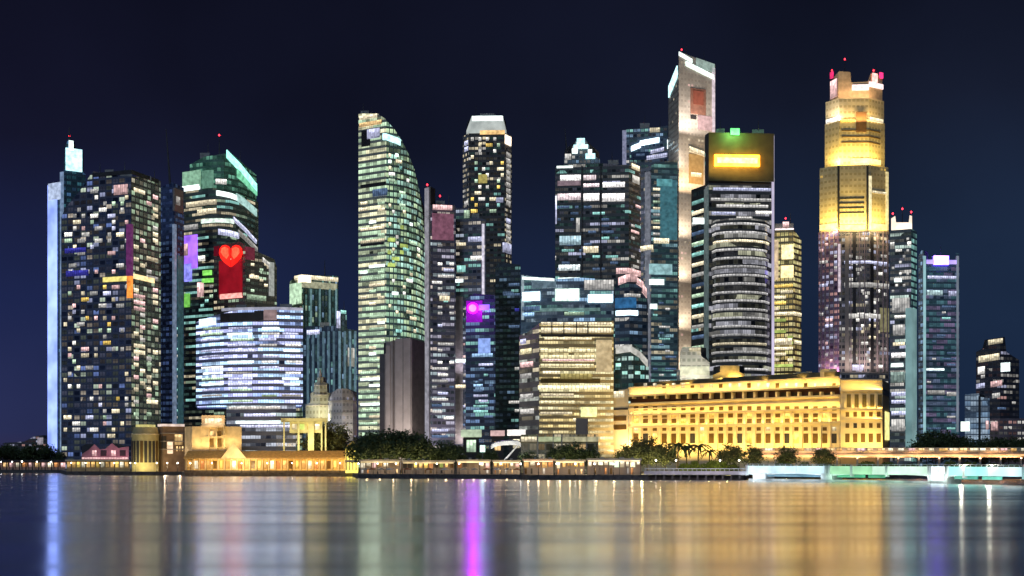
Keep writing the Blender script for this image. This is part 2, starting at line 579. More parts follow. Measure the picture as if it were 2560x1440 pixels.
m, t, b = newmat('smooth night water')
b.inputs['Base Color'].default_value = (.96, .98, 1, 1)
b.inputs['IOR'].default_value = 1.33
b.inputs['Metallic'].default_value = 1
b.inputs['Anisotropic'].default_value = .62
tg = t.nodes.new('ShaderNodeCombineXYZ')
tg.inputs[1].default_value = 1
t.links.new(tg.outputs[0], b.inputs['Tangent'])
wt = t.nodes.new('ShaderNodeTexCoord')
wm = t.nodes.new('ShaderNodeMapping')
wm.inputs['Scale'].default_value = (.004, .05, 1)
wn = t.nodes.new('ShaderNodeTexNoise')
wn.inputs['Scale'].default_value = 1
wn.inputs['Detail'].default_value = 3
t.links.new(wt.outputs['Object'], wm.inputs['Vector'])
t.links.new(wm.outputs[0], wn.inputs['Vector'])
wr = t.nodes.new('ShaderNodeMapRange')
wr.inputs['From Min'].default_value = .35
wr.inputs['From Max'].default_value = .65
wr.inputs['To Min'].default_value = .15
wr.inputs['To Max'].default_value = .22
t.links.new(wn.outputs[0], wr.inputs['Value'])
t.links.new(wr.outputs[0], b.inputs['Roughness'])
M_water = m
mb = MB()
mb.face([(-9000, -60, 0), (9000, -60, 0), (9000, 9000, 0), (-9000, 9000, 0)])
tag(mb.build('water', M_water), kind='structure')

M_land = matte('dark city ground', (.07, .065, .06), .9)
mb = MB()
for (a, b_) in zip(SH, SH[1:]):
    mb.face([(a[0], a[1] + .6, GZ), (b_[0], b_[1] + .6, GZ), (b_[0] * 9, 9000, GZ), (a[0] * 9, 9000, GZ)])
tag(mb.build('ground', M_land), kind='structure')
mb = MB()
for a, b_ in zip(SH, SH[1:]):
    mb.face([(a[0], a[1], -2), (b_[0], b_[1], -2), (b_[0], b_[1], GZ + .15), (a[0], a[1], GZ + .15)])
    mb.face([(a[0], a[1], GZ + .15), (b_[0], b_[1], GZ + .15), (b_[0], b_[1] + .8, GZ + .15), (a[0], a[1] + .8, GZ + .15)])
    mb.face([(b_[0], b_[1] + .8, -2), (a[0], a[1] + .8, -2), (a[0], a[1] + .8, GZ + .15), (b_[0], b_[1] + .8, GZ + .15)])
tag(mb.build('quay_edge', M_stone), kind='structure')
mb = MB()
for a, b_ in zip(SH, SH[1:]):
    mb.face([(a[0], a[1] + .85, GZ + .004), (b_[0], b_[1] + .85, GZ + .004), (b_[0], b_[1] + 16, GZ + .004), (a[0], a[1] + 16, GZ + .004)])
tag(mb.build('promenade_pavement', M_pave), kind='structure')

# ------------------------------------------------------------------ towers, from the left of the picture
TG = 'towers of the night skyline'
KITS = []
GLASS, NAVY = (.03, .035, .045), (.02, .03, .06)

# A: slim tower with the white lit fin
B = Bld('skyscraper', 'slim dark teal tower with a white lit edge strip and a glowing cyan tip', 'tower', 165, 840, TG)
fa = facade('dark teal glass wall', (.06, .12, .16), (.03, .07, .10), [(.1, .35, .45), (.1, .25, .5)], .3, .25, .3, 3.5, 4)
B.block('facade', [(121, 850), (158, 842), (214, 850)], [(121, 462), (156, 462), (158, 440), (163, 362), (172, 348), (180, 372), (206, 380), (207, 430), (214, 436)], fa)
B.strip(121.5, 143, 462, 1150, L_edge, 'light_strip', .9)
B.strip(124, 154, 458, 500, lamp('pale blue head light', (.62, .74, 1), .62), 'light_panel', 1.3)
B.strip(152, 159, 430, 1150, lamp('dim edge light', (.36, .52, .80), .30), 'edge_fin', .8)
B.strip(164, 205, 372, 428, L_cyan, 'crown_light', .6)
B.strip(172, 183, 352, 376, L_crown, 'crown_tip', .8)
B.mast(173, 318, 350, 845, .4)
for k, y in enumerate(range(520, 1100, 48)):
    B.strip(186, 206, y, y + 8, [L_dimblue, L_teal, L_dimblue, L_navy][k % 4])

KITS.append((B, 848, [], [], [(173, 340), (186, 376)]))
# B: apartment tower with the random lit rooms
B = Bld('apartment_tower', 'broad dark apartment tower speckled with scattered lit rooms and one yellow lit band', 'tower', 320, 785, TG)
fb = facade('speckled apartment wall', (.10, .12, .19), (.02, .03, .06), [(1, .86, .68), (.6, .66, 1), (.2, .3, .7), (.75, .9, .7)], .22, .36, .12, 5.0, 4.0, .10, .2, .85, 1)
fb2 = facade('speckled apartment side wall', (.13, .16, .16), GLASS, [(.8, .95, .7), (1, .9, .65), (.55, .75, .5)], .36, .40, .16, 4.2, 4.0, .12, .2, .85, 1)
B.block('facade', [(153, 800), (328, 782), (402, 812)], [(153, 545), (163, 520), (205, 470), (232, 428), (300, 440), (345, 442), (402, 452)], [fb, fb2])
mixB = [L_grey, L_grey, L_lav, L_white, L_cream, L_pink, L_green, L_grey]
B.rooms(160, 322, 470, 690, 15, 15.5, .26, mixB, 11, .62, (1, 1, 2), 60)
B.rooms(158, 322, 710, 1100, 15, 15.5, .24, mixB + [L_cream, L_gold], 12, .62, (1, 1, 1, 2), 85)
B.rooms(332, 396, 470, 1060, 4, 15.5, .5, [L_green, L_cream, L_grey, L_cream, L_pink], 13, .62, (1, 1, 2), 70)
B.strip(258, 318, 692, 704, lamp('yellow sky garden light', (1, .85, .25), .9), 'light_band', .5)
B.strip(332, 385, 690, 702, lamp('amber sky garden light', (1, .75, .36), .8), 'light_band', .5)
B.strip(318, 331, 690, 745, lamp('orange corner light', (1, .30, .05), .55), 'light_band', .45)
B.strip(285, 320, 462, 486, L_pink, 'penthouse_window', .5)
B.strip(316, 332, 560, 690, lamp('purple corner light', (.4, .08, .35), .22), 'corner_light', .35)
B.strip(162, 215, 620, 632, L_navy, 'blue_light_band', .3)
B.strip(165, 222, 676, 690, L_navy, 'blue_light_band', .3)
B.strip(232, 395, 426, 436, M_metal, 'roof_screen', .6)

KITS.append((B, 800, [(262, 284, 424, 436), (300, 330, 430, 442), (356, 378, 440, 450)], [(250, 408, 432), (312, 404, 432), (386, 424, 448)], []))
# C: navy tower with antenna
B = Bld('skyscraper', 'narrow navy blue tower with a thin roof mast and a pale lit vertical strip', 'tower', 430, 850, TG)
fc = facade('navy curtain wall', (.06, .09, .20), (.03, .05, .12), [(.12, .2, .5), (.1, .18, .36)], .4, .22, .35, 3, 4)
B.block('facade', [(398, 856), (436, 850), (460, 862)], [(398, 470), (430, 455), (460, 470)], fc)
B.strip(432, 440, 560, 1150, lamp('pale vertical strip light', (.36, .48, .70), .26), 'light_strip', .5)
B.strip(443, 457, 640, 1150, lamp('teal strip light', (.07, .20, .24), .18), 'light_strip', .5)
for k in range(18):
    B.strip(441, 456, 820 + k * 17, 826 + k * 17, [L_teal, L_grey, L_dimblue][k % 3])
B.strip(434, 456, 474, 530, M_brown2, 'plant_room', .8)
B.strip(437, 447, 492, 512, L_grey, 'plant_room_window', 1.1)
B.mast(425, 322, 460, 852, .55, lean=-10)

# D: tower with the green lit arched crown
B = Bld('skyscraper', 'round cornered tower with a glowing green arched crown and a purple screen', 'tower', 545, 895, TG)
fd = facade('dark green banded wall', (.10, .13, .12), (.02, .035, .035), [GREEN, CREAM, TEAL], .35, .40, .12, 3.2, 4.4, .0, .3, .72, 4)
D1 = [(456, 905), (520, 893), (548, 891), (575, 894), (612, 907), (646, 928)]
B.block('facade', D1, [(456, 470), (540, 470), (556, 480), (646, 505)], fd, depth=40)
D2 = [(474, 912), (530, 904), (560, 904), (600, 915), (641, 938)]
B.block('crown', D2, [(474, 412), (510, 392), (560, 384), (585, 388), (641, 438)], facade('green lit crown wall', (.10, .22, .17), (.03, .10, .08), [(.3, .8, .55)], .5, .22, .25, 3, 4.4, .1, .2, .8, 2), base=505, depth=22)
s_teal = lamp('bright turquoise crown light', (.35, .95, .78), 1.0, .9, 1.1)
B.strip(566, 640, 384, 404, s_teal, 'crown_light', .9, slope=.80)
B.strip(592, 641, 428, 452, lamp('green crown light', (.22, .70, .42), .45), 'crown_light', .8, slope=.55)
B.front = D1
B.strip(458, 502, 428, 470, lamp('pale green crown light', (.45, .82, .55), .48), 'crown_panel', .9)
B.strip(506, 534, 426, 470, lamp('pale green crown light b', (.25, .55, .38), .40), 'crown_panel', .9)
B.strip(458, 500, 464, 476, L_crown, 'light_band', 1.1)
B.strip(540, 566, 448, 460, L_white, 'window', .8)
B.strip(466, 542, 502, 514, L_cream, 'light_band', .6)
B.strip(494, 542, 522, 534, L_cream, 'light_band', .6)
B.strip(542, 592, 478, 490, L_crown, 'light_band', .9, slope=.12)
B.strip(590, 640, 490, 508, lamp('pale teal band light', (.5, .8, .75), .5), 'light_band', .9, slope=.45)
B.strip(504, 584, 546, 556, lamp('pale band light', (.75, .9, .78), .6), 'light_band', .7)
B.strip(582, 640, 548, 558, L_lav, 'light_band', .7, slope=.70)
B.strip(546, 596, 574, 588, L_lav, 'light_band', .7, slope=.08)
B.strip(594, 642, 580, 592, L_grey, 'light_band', .7, slope=.62)
B.strip(458, 496, 562, 574, L_grey, 'light_band', .6)
B.strip(462, 494, 588, 672, lamp('violet screen light', (.36, .14, .95), .75, .9, 1.1, scale=.12), 'screen', .7)
B.strip(458, 472, 610, 640, L_pink, 'screen_panel', .9)
B.strip(459, 480, 660, 704, lamp('blue violet light', (.30, .30, 1), .5), 'screen_panel', .9)
B.strip(497, 514, 640, 652, L_white, 'window', .8)
lg = lamp('lime sign light', (.28, .85, .14), .55)
B.strip(508, 530, 676, 688, lg, 'light_band', .8)
B.strip(506, 536, 696, 706, lg, 'light_band', .8)
B.strip(461, 475, 734, 768, lg, 'light_panel', .8)
B.strip(494, 510, 706, 742, L_pink, 'window', .6)
B.rooms(500, 545, 710, 780, 4, 12, .5, [L_green, L_grey, L_teal], 21, .6)
B.mast(548, 340, 386, 905, .3)

KITS.append((B, 912, [(500, 524, 382, 396)], [(520, 352, 392), (600, 376, 400)], [(548, 338)]))
# E: lower block with the red glowing panel
B = Bld('office_block', 'mid height dark block with a big glowing red panel and a bent pale edge light', 'office building', 612, 864, TG)
fe = facade('dark olive wall', (.10, .09, .08), GLASS, [CREAM, GREEN], .2, .4, .08, 3.4, 4.2, .1, .3, .75, 3)
B.block('facade', [(534, 878), (612, 864), (692, 884)], [(534, 612), (600, 604), (640, 628), (668, 640), (686, 648), (692, 668)], fe)
red = lamp('red sign light', (1, .02, .012), .75, .98, 1.02, scale=.08)
B.strip(549, 606, 650, 742, lamp('deep red panel light', (.42, .008, .02), .30, .98, 1.02, scale=.1), 'sign_panel', .8)
def lobe(B, pts, mat, name, proud, thick=.5):
    """a flat lit shape of any outline, standing proud of the front wall"""
    mb = MB()
    fr, bk = [], []
    for x, y in pts:
        q, n = B.plan(x)
        z = PZ(y, q.y) - B.at.z
        f_, b_ = q + n * proud - B.at.xy, q + n * (proud - thick) - B.at.xy
        fr.append((f_.x, f_.y, z))
        bk.append((b_.x, b_.y, z))
    mb.face(fr)
    for i in range(len(fr)):
        j = (i + 1) % len(fr)
        mb.face([fr[j], fr[i], bk[i], bk[j]])
    return mb.build(name, mat, B.sign or B.o)
hl = [(579, 668), (579, 622), (575, 616), (567, 613), (559, 615), (553, 622), (551, 633), (555, 646), (564, 657)]
lobe(B, hl, red, 'sign_light', 1.6)
lobe(B, [(1160.6 - x, y) for x, y in reversed(hl)], red, 'sign_light', 1.6)
hh = lamp('hot red sign light', (1, .055, .025), 1.9, .95, 1.05, True)
lobe(B, [(576, 640), (575, 622), (567, 618), (559, 622), (557, 632), (564, 642), (571, 648)], hh, 'sign_lamp', 2.3)
bulb((PX(566, 858), 858 , PZ(632, 858)), 900, (1, .03, .02), .6, 'sign_spill')
bulb((PX(596, 858), 858, PZ(634, 858)), 900, (1, .03, .02), .6, 'sign_spill')
bulb((PX(578, 857), 857, PZ(700, 857)), 500, (1, .02, .03), .6, 'sign_spill')
lobe(B, [(584.6, 640), (585.6, 622), (593.6, 618), (601.6, 622), (603.6, 632), (596.6, 642), (589.6, 648)], hh, 'sign_lamp', 2.3)
B.strip(536, 549, 616, 640, lamp('dark red light', (.35, .01, .03), .14), 'sign_edge', .7)
B.strip(613, 636, 618, 650, lamp('dim rose light', (.4, .04, .10), .12), 'light_panel', .5)
B.strip(552, 606, 734, 746, lamp('rose band light', (1, .42, .36), .9), 'light_band', 1.1)
B.strip(622, 646, 688, 696, L_cream, 'window', .6)
B.strip(616, 664, 738, 750, L_green, 'window', .6)
B.strip(655, 672, 644, 654, L_white, 'edge_light', .8, slope=.7)
B.strip(672, 684, 656, 740, lamp('pale edge light', (.75, .78, .72), .42), 'edge_light', .8)
B.rooms(614, 670, 655, 735, 5, 13, .3, [L_grey, L_green, L_cream], 22, .5)

# F: broad office block with pale lavender strips
B = Bld('office_block', 'broad low office block with close rows of pale lavender window bands', 'office building', 620, 684, TG)
ff = facade('lavender banded wall', (.20, .24, .42), (.03, .05, .14), [(.42, .56, 1), (.50, .72, 1), (.56, .60, 1), (.44, .66, .92)], 1.0, 1.2, .6, 3.0, 3.62, .03, .30, .80, 5)
F1 = [(490, 700), (530, 690), (575, 684), (630, 681), (690, 680), (757, 684)]
B.block('facade', F1, [(490, 806), (530, 790), (575, 779), (640, 771), (700, 769), (757, 770)], ff, base=1012, depth=40)
B.block('lower_facade', [(566, 688), (600, 685), (690, 682), (740, 684)], 1011, facade('dark blue lower wall', (.16, .17, .24), (.02, .03, .08), [(.8, .86, 1), (.7, .85, .85)], .6, .5, .2, 3, 4.2, .03, .35, .8, 6), depth=36)
B.front = F1
B.strip(556, 757, 768, 775, lamp('roof edge light', (.74, .76, .95), .45), 'roof_edge', .8)
B.strip(500, 540, 796, 814, lamp('pale blue corner light', (.70, .9, 1), .85), 'corner_light', .7)
B.strip(552, 650, 782, 802, M_dark, 'roof_recess', .5)
B.strip(660, 692, 775, 800, lamp('rose grey light', (.55, .38, .38), .35), 'plant_room', .8)
B.strip(636, 660, 777, 800, M_dark, 'roof_recess', .5)
R = random.Random(5)
for k in range(14):
    y = 818 + k * 14.0
    segs = [(500, 560), (565, 640), (645, 700), (704, 756)]
    for a, c in segs:
        if R.random() < .66:
            B.strip(a + R.uniform(0, 12), c - R.uniform(0, 10), y, y + 5.2, R.choice([L_lav, L_lav, L_white, L_crown, L_grey, L_green]), 'window_band', .35)
for k, (y, a, c) in enumerate([(1016, 572, 700), (1034, 610, 690), (1052, 590, 700), (1062, 600, 735)]):
    B.front = [(566, 688), (600, 685), (690, 682), (740, 684)]
    B.strip(a, c, y, y + 7, [L_grey, L_lav, L_crown, L_lav][k], 'window_band', .35)

KITS.append((B, 700, [(590, 616, 762, 780), (700, 730, 760, 772)], [(640, 744, 772), (742, 748, 772)], []))
# G: teal tower with the cream crown; G2: dark finned block
B = Bld('skyscraper', 'teal tower with a cream lit crown band behind the lavender office block', 'tower', 757, 1000, TG)
fg = facade('teal ribbed wall', (.09, .16, .17), (.03, .06, .07), [TEAL, GREEN, BLUE], .25, .32, .16, 3, 4.6, .25, .05, .97, 1)
fg2 = facade('pale green side wall', (.30, .40, .30), (.1, .15, .1), [GREEN, CREAM], .7, .42, .3, 3, 4.6, .1, .2, .85, 3)
B.block('facade', [(724, 1014), (756, 1000), (846, 1018)], [(724, 705), (738, 690), (756, 688), (846, 690)], [fg2, fg])
B.strip(738, 844, 690, 700, L_cream, 'crown_light', 1)
B.strip(748, 776, 690, 706, lamp('bright cream crown light', CREAM, 1.1), 'crown_light', 1.4)
B.strip(757, 842, 706, 722, lamp('olive crown light', (.42, .42, .28), .4), 'crown_panel', .8)
B.strip(726, 754, 708, 760, lamp('pale green panel light', (.60, .85, .58), .5), 'crown_panel', .8)
for x in (775, 797, 822, 838):
    B.strip(x, x + 4, 722, 1000, lamp('teal fin light', (.20, .36, .38), .3), 'fin', .9)
B.mast(812, 650, 690, 1005, .35)
B = Bld('office_block', 'dark blue block with vertical glowing fins beside the curved green tower', 'office building', 845, 900, TG)
fg3 = facade('dark blue finned wall', (.05, .08, .13), NAVY, [BLUE, TEAL], .2, .3, .14, 3.4, 4.4, .2, .1, .95, 1)
B.block('facade', [(757, 912), (845, 900), (893, 915)], [(757, 822), (770, 815), (845, 815), (848, 775), (866, 775), (868, 822), (893, 826)], fg3)
for k, x in enumerate(range(768, 886, 13)):
    B.strip(x, x + 4.5, 828, 1010, lamp('blue fin light', (.16, .28, .36), .35) if k == 0 else bpy.data.materials['blue fin light'], 'fin', .7)
B.strip(768, 800, 825, 836, L_lav, 'light_band', .9)
B.strip(842, 850, 778, 820, L_lav, 'edge_light', .6)
B.strip(850, 864, 776, 784, L_teal, 'edge_light', .6)
B.strip(868, 890, 870, 916, L_grey, 'window', .6)

KITS.append((B, 905, [(800, 824, 806, 818)], [(860, 752, 778)], []))
# I: the curved green tower
B = Bld('skyscraper', 'tall pale green tower whose right edge curves in to a flat top', 'tower', 966, 840, TG)
fi1 = facade('cream green banded wall', (.40, .42, .34), (.06, .07, .05), [(.86, 1, .66), (.66, .92, .62), (.95, .92, .60)], 1.1, .62, .5, 3.2, 4.35, .0, .28, .86, 7)
fi2 = facade('green speckled curved wall', (.20, .30, .24), (.05, .10, .07), [(.52, .84, .56), (.68, .90, .54), (.50, .84, .70)], .80, .58, .42, 2.9, 4.35, .12, .2, .85, 2)
I1 = [(896, 850), (966, 838), (990, 841), (1015, 847), (1040, 858), (1056, 872), (1068, 890)]
B.block('facade', I1, [(896, 284), (944, 284), (962, 296), (985, 322), (1004, 350), (1022, 386), (1036, 424), (1047, 470), (1056, 530), (1063, 610), (1068, 720)], [fi1] + [fi2] * 5, depth=36)
B.strip(899, 944, 288, 297, L_cream, 'crown_light', .6)
B.strip(899, 955, 304, 314, L_warm, 'light_band', .6)
B.strip(958, 1000, 334, 350, L_cyan, 'crown_light', .7, slope=.25)
B.strip(918, 950, 322, 346, L_lav, 'window', .5)
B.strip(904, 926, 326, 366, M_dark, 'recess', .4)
B.strip(902, 965, 458, 466, M_dark, 'plant_floor', .4)
B.strip(932, 968, 472, 490, L_dimblue, 'window', .5)
B.strip(902, 960, 608, 614, M_dark, 'plant_floor', .4)
B.rooms(970, 1050, 380, 840, 9, 15.7, .26, [L_green, L_crown, L_teal, L_cream, L_green, L_white], 31, .5, (1, 1, 2), 80)
B.rooms(899, 964, 500, 1060, 3, 15.7, .34, [L_cream, L_green, L_crown], 32, .42, (1, 2, 3), 45)
lim = lamp('lime green room light', (.62, .78, .20), .45)
B.rooms(968, 1020, 560, 680, 5, 15.7, .34, [lim], 33, .6, (1, 2), 20)
B.strip(899, 945, 1056, 1062, L_green, 'light_band', .5)

KITS.append((B, 862, [(902, 922, 277, 286)], [(908, 258, 284), (930, 268, 284)], []))
# J: windowless brown block
B = Bld('tower_block', 'windowless brown grey slab tower with vertical ribs and a dark slot', 'tower', 1000, 770, TG)
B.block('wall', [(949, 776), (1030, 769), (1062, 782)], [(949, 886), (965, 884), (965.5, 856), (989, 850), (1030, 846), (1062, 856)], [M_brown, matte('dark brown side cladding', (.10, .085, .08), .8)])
B.strip(950, 962, 886, 1160, M_dark, 'slot', .15, .1)
B.strip(990, 1028, 846, 1160, M_brown2, 'rib', 1.0)
B.strip(966, 976, 864, 1160, M_brown2, 'rib', .6)
B.strip(982, 986, 850, 1160, matte('shadow joint brown', (.10, .08, .07)), 'joint', .2)
B.strip(1008, 1010, 846, 1160, matte('rib joint', (.17, .15, .14)), 'joint', 1.15, -1.0)

area((PX(1000, 745), 744, GZ + 5), (PX(1000, 770), 771, GZ + 60), 26, 1.5, 17000, (1, .88, .80))  # added fill, in place of the even city light on the slab
area((PX(1080, 806), 806, GZ + 12), (PX(1090, 830), 832, GZ + 75), 16, 1.5, 5000, (.86, .84, 1))

# K, L: lavender grey towers
B = Bld('skyscraper', 'grey lavender tower with a pale lit left edge and pink light on its roof', 'tower', 1100, 830, TG)
fk = facade('lavender grey wall', (.17, .15, .19), GLASS, [(.85, .8, 1), (.7, .85, .9), (1, .85, .75)], .42, .40, .14, 3.0, 4.2, .08, .3, .8, 3)
B.block('facade', [(1062, 836), (1076, 830), (1138, 834)], [(1062, 470), (1075.9, 466), (1076, 512), (1138, 512)], [M_brown2, fk])
B.strip(1063, 1072, 470, 1150, lamp('dim lavender edge light', (.48, .45, .52), .26), 'edge_light', .5)
B.strip(1081, 1130, 513, 524, L_pink, 'crown_light', .8)
B.strip(1080, 1134, 534, 600, lamp('dim rose wall glow', (.30, .12, .18), .28), 'light_panel', .4)  # glowing patch in place of pink light falling on the wall
B.rooms(1078, 1136, 606, 1110, 4, 15.4, .36, [L_lav, L_grey, L_teal, L_grey, L_dimblue, L_white], 41, .42, (1, 2, 3), 70)
B.strip(1098, 1124, 740, 752, L_cream, 'window', .6)
KITS.append((B, 846, [(1090, 1112, 502, 514)], [(1084, 480, 513), (1122, 486, 513)], [(1100, 490), (1068, 462)]))
B = Bld('skyscraper', 'blue grey mid height tower with a thin bright vertical line at its right edge', 'tower', 1170, 845, TG)
fl = facade('blue grey wall', (.12, .13, .18), NAVY, [(.7, .8, 1), TEAL, (1, .9, .75)], .36, .40, .14, 3.0, 4.2, .08, .3, .8, 3)
B.block('facade', [(1139, 846), (1214, 842)], [(1139, 520), (1168, 520), (1168.5, 540), (1214, 548)], fl, depth=24)
B.strip(1205, 1211, 560, 745, lamp('pale edge line light', (.75, .7, .82), .5), 'edge_light', .6)
B.strip(1160, 1174, 526, 545, L_green, 'window', .5)
B.strip(1170, 1210, 592, 604, L_lav, 'light_band', .5)
B.strip(1141, 1165, 607, 614, L_cream, 'light_band', .5)
B.strip(1176, 1206, 640, 650, L_white, 'light_band', .5)
B.strip(1142, 1164, 664, 680, L_teal, 'light_band', .5)
B.strip(1139, 1158, 698, 706, L_crown, 'light_band', .5)
B.strip(1139, 1158, 742, 1110, matte('grey mauve pier stone', (.40, .36, .37), .8), 'corner_pier', .9)
area((PX(1149, 835), 836, PZ(1112, 840)), (PX(1149, 842), 841, PZ(1040, 842)), 5, .6, 1300, (1, .88, .86))  # this light and the next are added to brighten the corner pier
area((PX(1149, 835), 836, PZ(930, 840)), (PX(1149, 842), 841, PZ(860, 842)), 5, .6, 900, (.95, .86, 1))
B.strip(1140, 1172, 898, 906, L_crown, 'light_band', 1.1)
B.strip(1136, 1172, 962, 970, L_cream, 'light_band', 1.1)
B.rooms(1140, 1164, 760, 1080, 2, 15.5, .5, [L_grey, L_dimblue, L_lav, L_pink], 42, .36, (1, 2), 30)

KITS.append((B, 852, [(1180, 1198, 534, 546)], [(1192, 512, 545)], []))
# M: octagonal tower with the white trapezoid crown
B = Bld('skyscraper', 'tall dark tower with chamfered corners under a white trapezoid crown', 'tower', 1218, 1100, TG)
fm = facade('dark glass wall', (.07, .07, .08), (.02, .025, .03), [WHITE, TEAL, CREAM], .13, .40, .07, 3.4, 4.6, .1, .3, .8, 2)
fm2 = facade('grey chamfer wall', (.22, .22, .23), (.05, .05, .06), [WHITE, CREAM], .4, .36, .12, 2.6, 4.6, .1, .3, .8, 1)
M1 = [(1157, 1112), (1172, 1102), (1262, 1100), (1279, 1112)]
B.block('facade', M1, 332, [fm2, fm, fm2], depth=40)
B.block('crown', [(1166, 1112), (1180, 1106), (1254, 1105), (1266, 1112)], [(1166, 327), (1179, 291), (1257, 291), (1266, 327)], lamp('pale crown wall glow', (.70, .76, .72), .42, .95, 1.05, scale=.06), base=333, depth=24)  # crown walls glow by themselves in place of floodlight on them
B.strip(1180, 1256, 290, 302, L_crown, 'crown_light', .6)
B.front = M1
B.strip(1200, 1262, 326, 336, lamp('amber crown foot light', (1, .62, .25), .5), 'light_band', .7)
B.strip(1262, 1276, 340, 362, lamp('warm corner lamp light', (1, .80, .58), 1.3), 'corner_light', 1)
B.rooms(1160, 1172, 350, 640, 1, 15, .5, [L_grey, L_lav], 43, .7)
B.rooms(1264, 1277, 380, 640, 1, 15, .7, [L_grey, L_lav, L_grey], 44, .8)
B.rooms(1176, 1260, 340, 540, 9, 15, .34, [L_white, L_green, L_grey, L_gold, L_teal, L_cream], 45, .55, (1, 1, 2), 60)
B.strip(1196, 1218, 436, 458, lamp('olive room light', (.5, .42, .12), .4), 'window')
B.strip(1240, 1258, 494, 506, L_lav, 'window')
B.strip(1256, 1278, 608, 632, L_lav, 'window')

KITS.append((B, 1116, [(1200, 1236, 284, 292)], [(1190, 262, 292), (1246, 270, 292)], []))
# N: navy tower with the magenta lamp; N2 dark tower
B = Bld('office_block', 'dark blue mid block with a blazing magenta sign light near its roof', 'office building', 1198, 748, TG)
fn = facade('deep blue wall', (.03, .05, .10), NAVY, [BLUE, (.3, .5, .9), TEAL], .35, .36, .18, 3, 4, .06, .3, .8, 3)
B.block('facade', [(1164, 752), (1238, 748)], [(1164, 748), (1185, 734), (1238, 738)], fn, depth=26)
B.strip(1166, 1206, 752, 806, lamp('magenta sign light', (.26, .002, .42), .55, .98, 1.02, True, .1), 'sign_panel', .6)
lobe(B, [(1183 + 14 * math.cos(k * math.pi / 8), 771 - 14 * math.sin(k * math.pi / 8)) for k in range(16)], lamp('magenta ring light', (.62, .004, .85), 5, .98, 1.02, True, .1), 'sign_light', 1.2)
lobe(B, [(1183 + 9 * math.cos(k * math.pi / 8), 771 - 9 * math.sin(k * math.pi / 8)) for k in range(16)], lamp('hot magenta lamp light', (.50, .004, .95), 80, .98, 1.02, True, .1), 'sign_lamp', 1.8)
bulb((PX(1183, 741), 741, PZ(771, 741)), 2600, (.75, .02, 1), .6, 'sign_spill')
bulb((PX(1206, 741), 741, PZ(771, 741)), 700, (.25, .10, 1), .6, 'sign_spill')
B.strip(1198, 1224, 762, 776, lamp('blue violet sign light', (.20, .08, 1), 1.6, .98, 1.02, True, .1), 'sign_lamp', 1.2)
B.strip(1196, 1226, 846, 884, lamp('pale blue logo light', (.28, .42, .85), .5), 'light_panel', .6)
B.strip(1180, 1232, 884, 892, L_blue, 'light_band', .5)
B.rooms(1182, 1234, 905, 1060, 4, 13, .5, [L_blue, L_dimblue, L_teal, L_dimblue, L_lav], 46, .45, (1, 2, 3), 40)
B = Bld('skyscraper', 'almost black blue tower in the gap right of the magenta sign', 'tower', 1270, 910, TG)
fn2 = facade('near black blue wall', (.03, .045, .07), (.012, .018, .035), [BLUE, TEAL], .08, .3, .1, 3, 4.2, .1, .3, .8, 2)
B.block('facade', [(1238, 912), (1301, 908)], [(1238, 668), (1250, 655), (1301, 662)], fn2, depth=30)
B.rooms(1240, 1300, 680, 1060, 4, 21, .18, [L_dimblue, L_teal, L_navy, L_grey], 47, .34, (1, 2), 24)
B.strip(1258, 1300, 734, 739, L_dimblue, 'light_band', .5)

# O: dark tower with white floors and star crown
B = Bld('skyscraper', 'dark tower with three bright white floors below a stepped glittering crown', 'tower', 1480, 955, TG)
fo = facade('dark grey banded wall', (.10, .11, .12), (.02, .03, .035), [WHITE, TEAL, LAV], .22, .40, .1, 3.4, 4.6, .06, .3, .78, 4)
O1 = [(1388, 958), (1572, 952), (1612, 975)]
B.block('facade', O1, [(1388, 420), (1400, 412), (1500, 408), (1572, 414), (1612, 424)], fo)
B.block('crown', [(1410, 966), (1500, 964)], [(1410, 392), (1430, 392), (1431, 366), (1440, 352), (1452, 342), (1466, 352), (1474, 366), (1475, 382), (1490, 392), (1500, 400)], facade('crown lattice wall', (.25, .3, .32), (.08, .1, .12), [BLUE, WHITE], .3, .3, .25, 3, 3.6, .15, .2, .8, 1), base=420, depth=18)
for a, c, y0, y1, mt in [(1434, 1470, 362, 372, L_cyan), (1442, 1462, 346, 362, L_cyan), (1430, 1444, 372, 384, L_crown), (1464, 1488, 384, 397, L_cyan), (1412, 1428, 385, 399, L_grey), (1470, 1480, 374, 386, L_crown)]:
    B.strip(a, c, y0, y1, mt, 'crown_light', .7)
B.front = O1
Lw = lamp('bright white floor light', (1, .95, .92), 1.25, .8, 1.1, panes=2.2)
Lp = lamp('pinkish floor light', (1, .82, .84), 0.75, panes=2.2)
for a, c, y0, y1, mt in [(1392, 1432, 415, 420, L_crown), (1400, 1452, 438, 452, Lw), (1458, 1490, 438, 450, Lp), (1394, 1452, 452, 464, lamp('dim rose floor light', (.4, .28, .32), .35)),
                         (1458, 1498, 459, 467, Lp), (1506, 1562, 456, 468, Lw), (1393, 1452, 484, 500, Lp), (1458, 1498, 484, 502, Lw), (1505, 1562, 484, 503, Lw)]:
    B.strip(a, c, y0, y1, mt, 'window_band', .5)
B.strip(1388, 1392, 490, 560, L_lav, 'edge_light', .5)
for a, c, y0, y1, mt in [(1578, 1598, 412, 424, L_cream), (1580, 1598, 440, 458, L_white), (1440, 1449, 545, 580, L_grey), (1398, 1452, 590, 612, lamp('pale blue floor light', (.52, .74, .82), 0.56, panes=2.2)), (1458, 1496, 616, 632, L_cream),
                         (1396, 1450, 662, 676, lamp('white floor light', (.85, .95, .95), 0.75, panes=2.2)), (1352, 1390, 640, 650, L_grey), (1395, 1450, 694, 706, L_crown), (1540, 1604, 670, 684, L_pink)]:
    B.strip(a, c, y0, y1, mt, 'window_band', .4)
